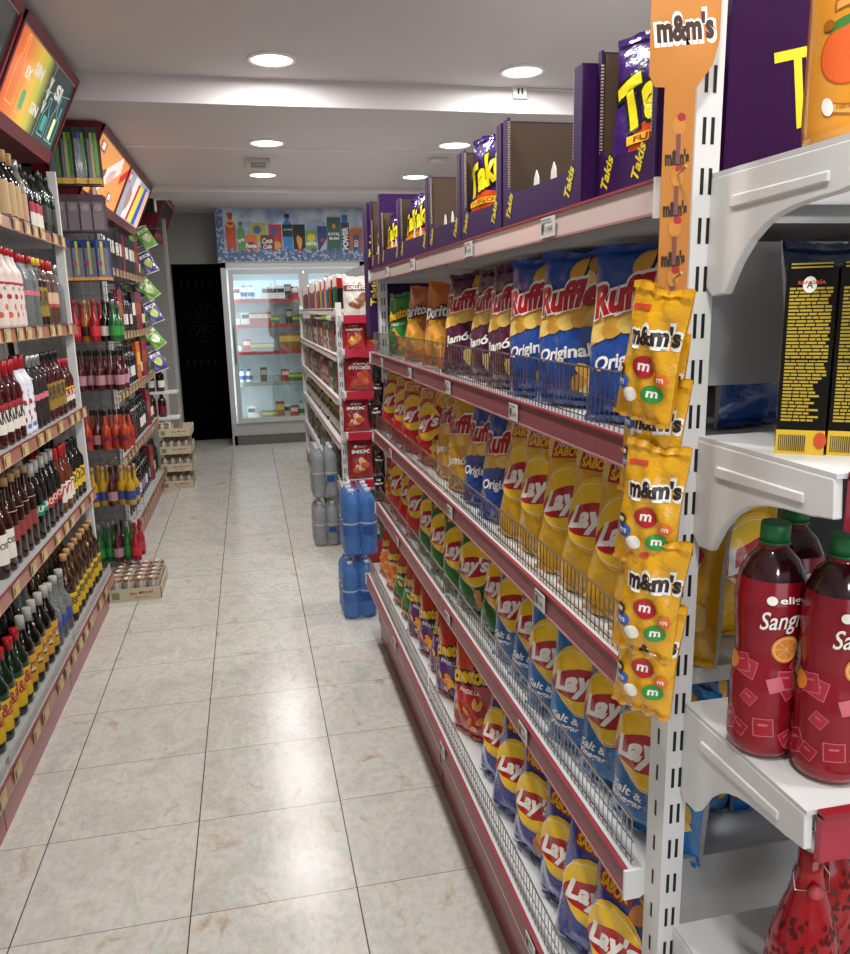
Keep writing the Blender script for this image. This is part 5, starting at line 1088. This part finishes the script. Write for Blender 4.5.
def pb_(cx, z0, w, h, c, cap=None, can_=False):
    if can_: return [d_rect(cx-w/2, cx+w/2, z0, z0+h, pc(c), 1, 1), d_rect(cx-w*.42, cx+w*.42, z0+h, z0+h+.015, pc('#a8a8a8'), 1, 1)]
    return [d_rect(cx-w/2, cx+w/2, z0, z0+h*.68, pc(c), 1, 1), d_ell(cx, z0+h*.68, w/2, h*.16, pc(c)), d_rect(cx-w*.2, cx+w*.2, z0+h*.7, z0+h*.92, pc(c), 1, 1), d_rect(cx-w*.25, cx+w*.25, z0+h*.9, z0+h, pc(cap or '#d8d8d8'), 1, 1)]
k_ = 1.73/785; fx = lambda u: -.865+(u-22)*k_
ds += pb_(fx(98), .10, .115, .45, '#c8461c', '#c2331c')+[d_ell(fx(98), .43, .05, .045, pc('#d9b22a')), d_ell(fx(98), .43, .035, .018, pc('#b52a1c'))]
ds += pb_(fx(150), .09, .09, .36, '#4f9a4a', '#2f7a3a')+[d_text('Sprite', fx(150), .24, .08, .05, pc('#e8f0e0'), .04, .2, .3), d_rect(fx(195), fx(282), .22, .44, pc('#b5b03a'), 1, 1), d_ell(fx(235), .36, .045, .05, pc('#2f5a9a')), d_rect(fx(295), fx(362), .10, .42, pc('#c2262c'), 1, 1), d_ell(fx(325), .34, .035, .04, pc('#2f5a9a')), d_ell(fx(335), .18, .05, .05, pc('#e0a02a'))]
ds += [d_rect(fx(170), fx(232), .06, .30, pc('#d8681c'), 2, 1, 0, 0, .01), d_ell(fx(200), .18, .045, .045, pc('#22305a')), d_text('Fanta', fx(200), .18, .12, .05, pc('#f0ece0'), .06), d_rect(fx(250), fx(322), .13, .30, pc('#6a1420'), 1, 1), d_text('Coca', fx(285), .235, .12, .06, pc('#efe8e0'), .03, .3, .1), d_text('Cola', fx(285), .17, .10, .05, pc('#efe8e0'), .03, .3, .1)]
ds += pb_(fx(395), .08, .11, .46, '#2f86c8', '#16202c')+[d_rect(fx(368), fx(422), .28, .42, pc('#14202c'), 1, 1), d_text('AQUARIUS', fx(395), .36, .10, .022, pc('#d0e0f0'), .03)]
ds += [d_rect(fx(424), fx(488), .06, .42, pc('#17130f'), 1, 1), d_rect(fx(424), fx(488), .06, .14, pc('#b5221c'), 1, 1), d_ell(fx(456), .22, .03, .08, pc('#e8a028'), .1, 14, 3, .15), d_text('BURN', fx(456), .10, .09, .03, pc('#e8c8a0'), .04)]
ds += [d_rect(fx(492), fx(548), .10, .35, pc('#7aa83a'), 1, 1), d_ell(fx(520), .27, .05, .045, pc('#e0d03a')), d_text('NESTEA', fx(522), .20, .13, .04, pc('#f4f4ec'), .05), d_rect(fx(555), fx(606), .12, .40, pc('#24357e'), 1, 1), d_poly([(fx(562), .12), (fx(600), .12), (fx(606), .26)], pc('#b8bcc8')), d_ell(fx(580), .24, .025, .02, pc('#c2262c'))]
ds += [d_rect(fx(608), fx(682), .10, .50, pc('#1c5a50'), 1, 1), d_rect(fx(612), fx(678), .50, .515, pc('#a8b0b0'), 1, 1), d_text('ROYAL', fx(645), .31, .14, .035, pc('#e8efe8'), .04), d_text('BLISS', fx(645), .26, .12, .03, pc('#e8efe8'), .04), d_ell(fx(645), .40, .02, .03, pc('#d8903a')), d_rect(fx(684), fx(728), .06, .44, pc('#1b2430'), 1, 1), d_rect(fx(690), fx(720), .44, .53, pc('#2a6ab0'), 1, 1), d_text('POWER', fx(706), .26, .26, .07, pc('#e8ecef'), .05, 0, PI/2)]
ds += [d_rect(fx(728), fx(800), .08, .36, pc('#b5522c'), 1, 1), d_rect(fx(748), fx(782), .10, .30, pc('#28406a'), 1, 1), d_text('ISO', fx(765), .2, .08, .05, pc('#e8e0d8'), .03, 0, PI/2), d_rect(fx(735), fx(795), .36, .385, pc('#c86a3a'), 1, 1)]
ds += [d_rect(-.865, .865, 0, .115, mi_, 20, 1)]
for i in range(16): ds.append(d_ell(-.8+i*.107, .11+.012*math.sin(i*2.1), .05, .03, mi_, .3*i, 8, 2, .12, i))
flat(b, ds, -.0005, .0001); b.obj('printed_sheet', hp)
b = MB()
for x0_, x1_, z0_, z1_ in [(-.87, .87, .60, .612), (-.87, .87, -.008, .0)]: b.box(x0_, x1_, -.004, .02, z0_, z1_, FRM)
b.obj('frame', hp)
# white crate and folded trolley near the dark doorway, behind the end rack
r = empty('chest_unit', (-1.05, 8.75, 0)); tag(r, 'low white cabinet by the wall behind the end rack', 'cabinet'); MB().box(-.2, .17, -.3, .3, .04, 1.12, mat('#b8b6b2', .45)).obj('body', r, bevel=.01); MB().box(-.2, .175, -.305, .305, 1.12, 1.15, mat('#c8c6c2', .45)).obj('top', r); MB().box(-.2, .165, -.29, .29, 0, .04, DARK).obj('plinth', r)
# maroon packs hanging on a strip at the far end of the crisp gondola
r = empty('clip_strip', (.585, 3.735, 0)); tag(r, 'thin hanging strip with dark maroon packs at the far end of the crisp gondola', 'hanging display strip')
MB().box(-.012, .012, 0, .002, .50, 1.42, mat('#7a7672', .5)).obj('strip', r)
MP = nutbag('#230a0d', .075, .13, 'nuts', (pr('#3a1a10'),), None, 95).obj('snack_bag')
for i in range(7):
    o = MP if i == 0 else dup(MP); o.location = (.585, 3.72, 1.28-i*.115); o.scale = (.75, .75, 1); o.rotation_euler = (0, R.uniform(-.1, .1), -.5+R.uniform(-.2, .2)); tag(o, 'dark maroon snack pack on the far hanging strip, %s from top' % od(i), 'snack bag', 'maroon packs on the far strip')
for o in bpy.data.objects:
    if '_u' in o: del o['_u']
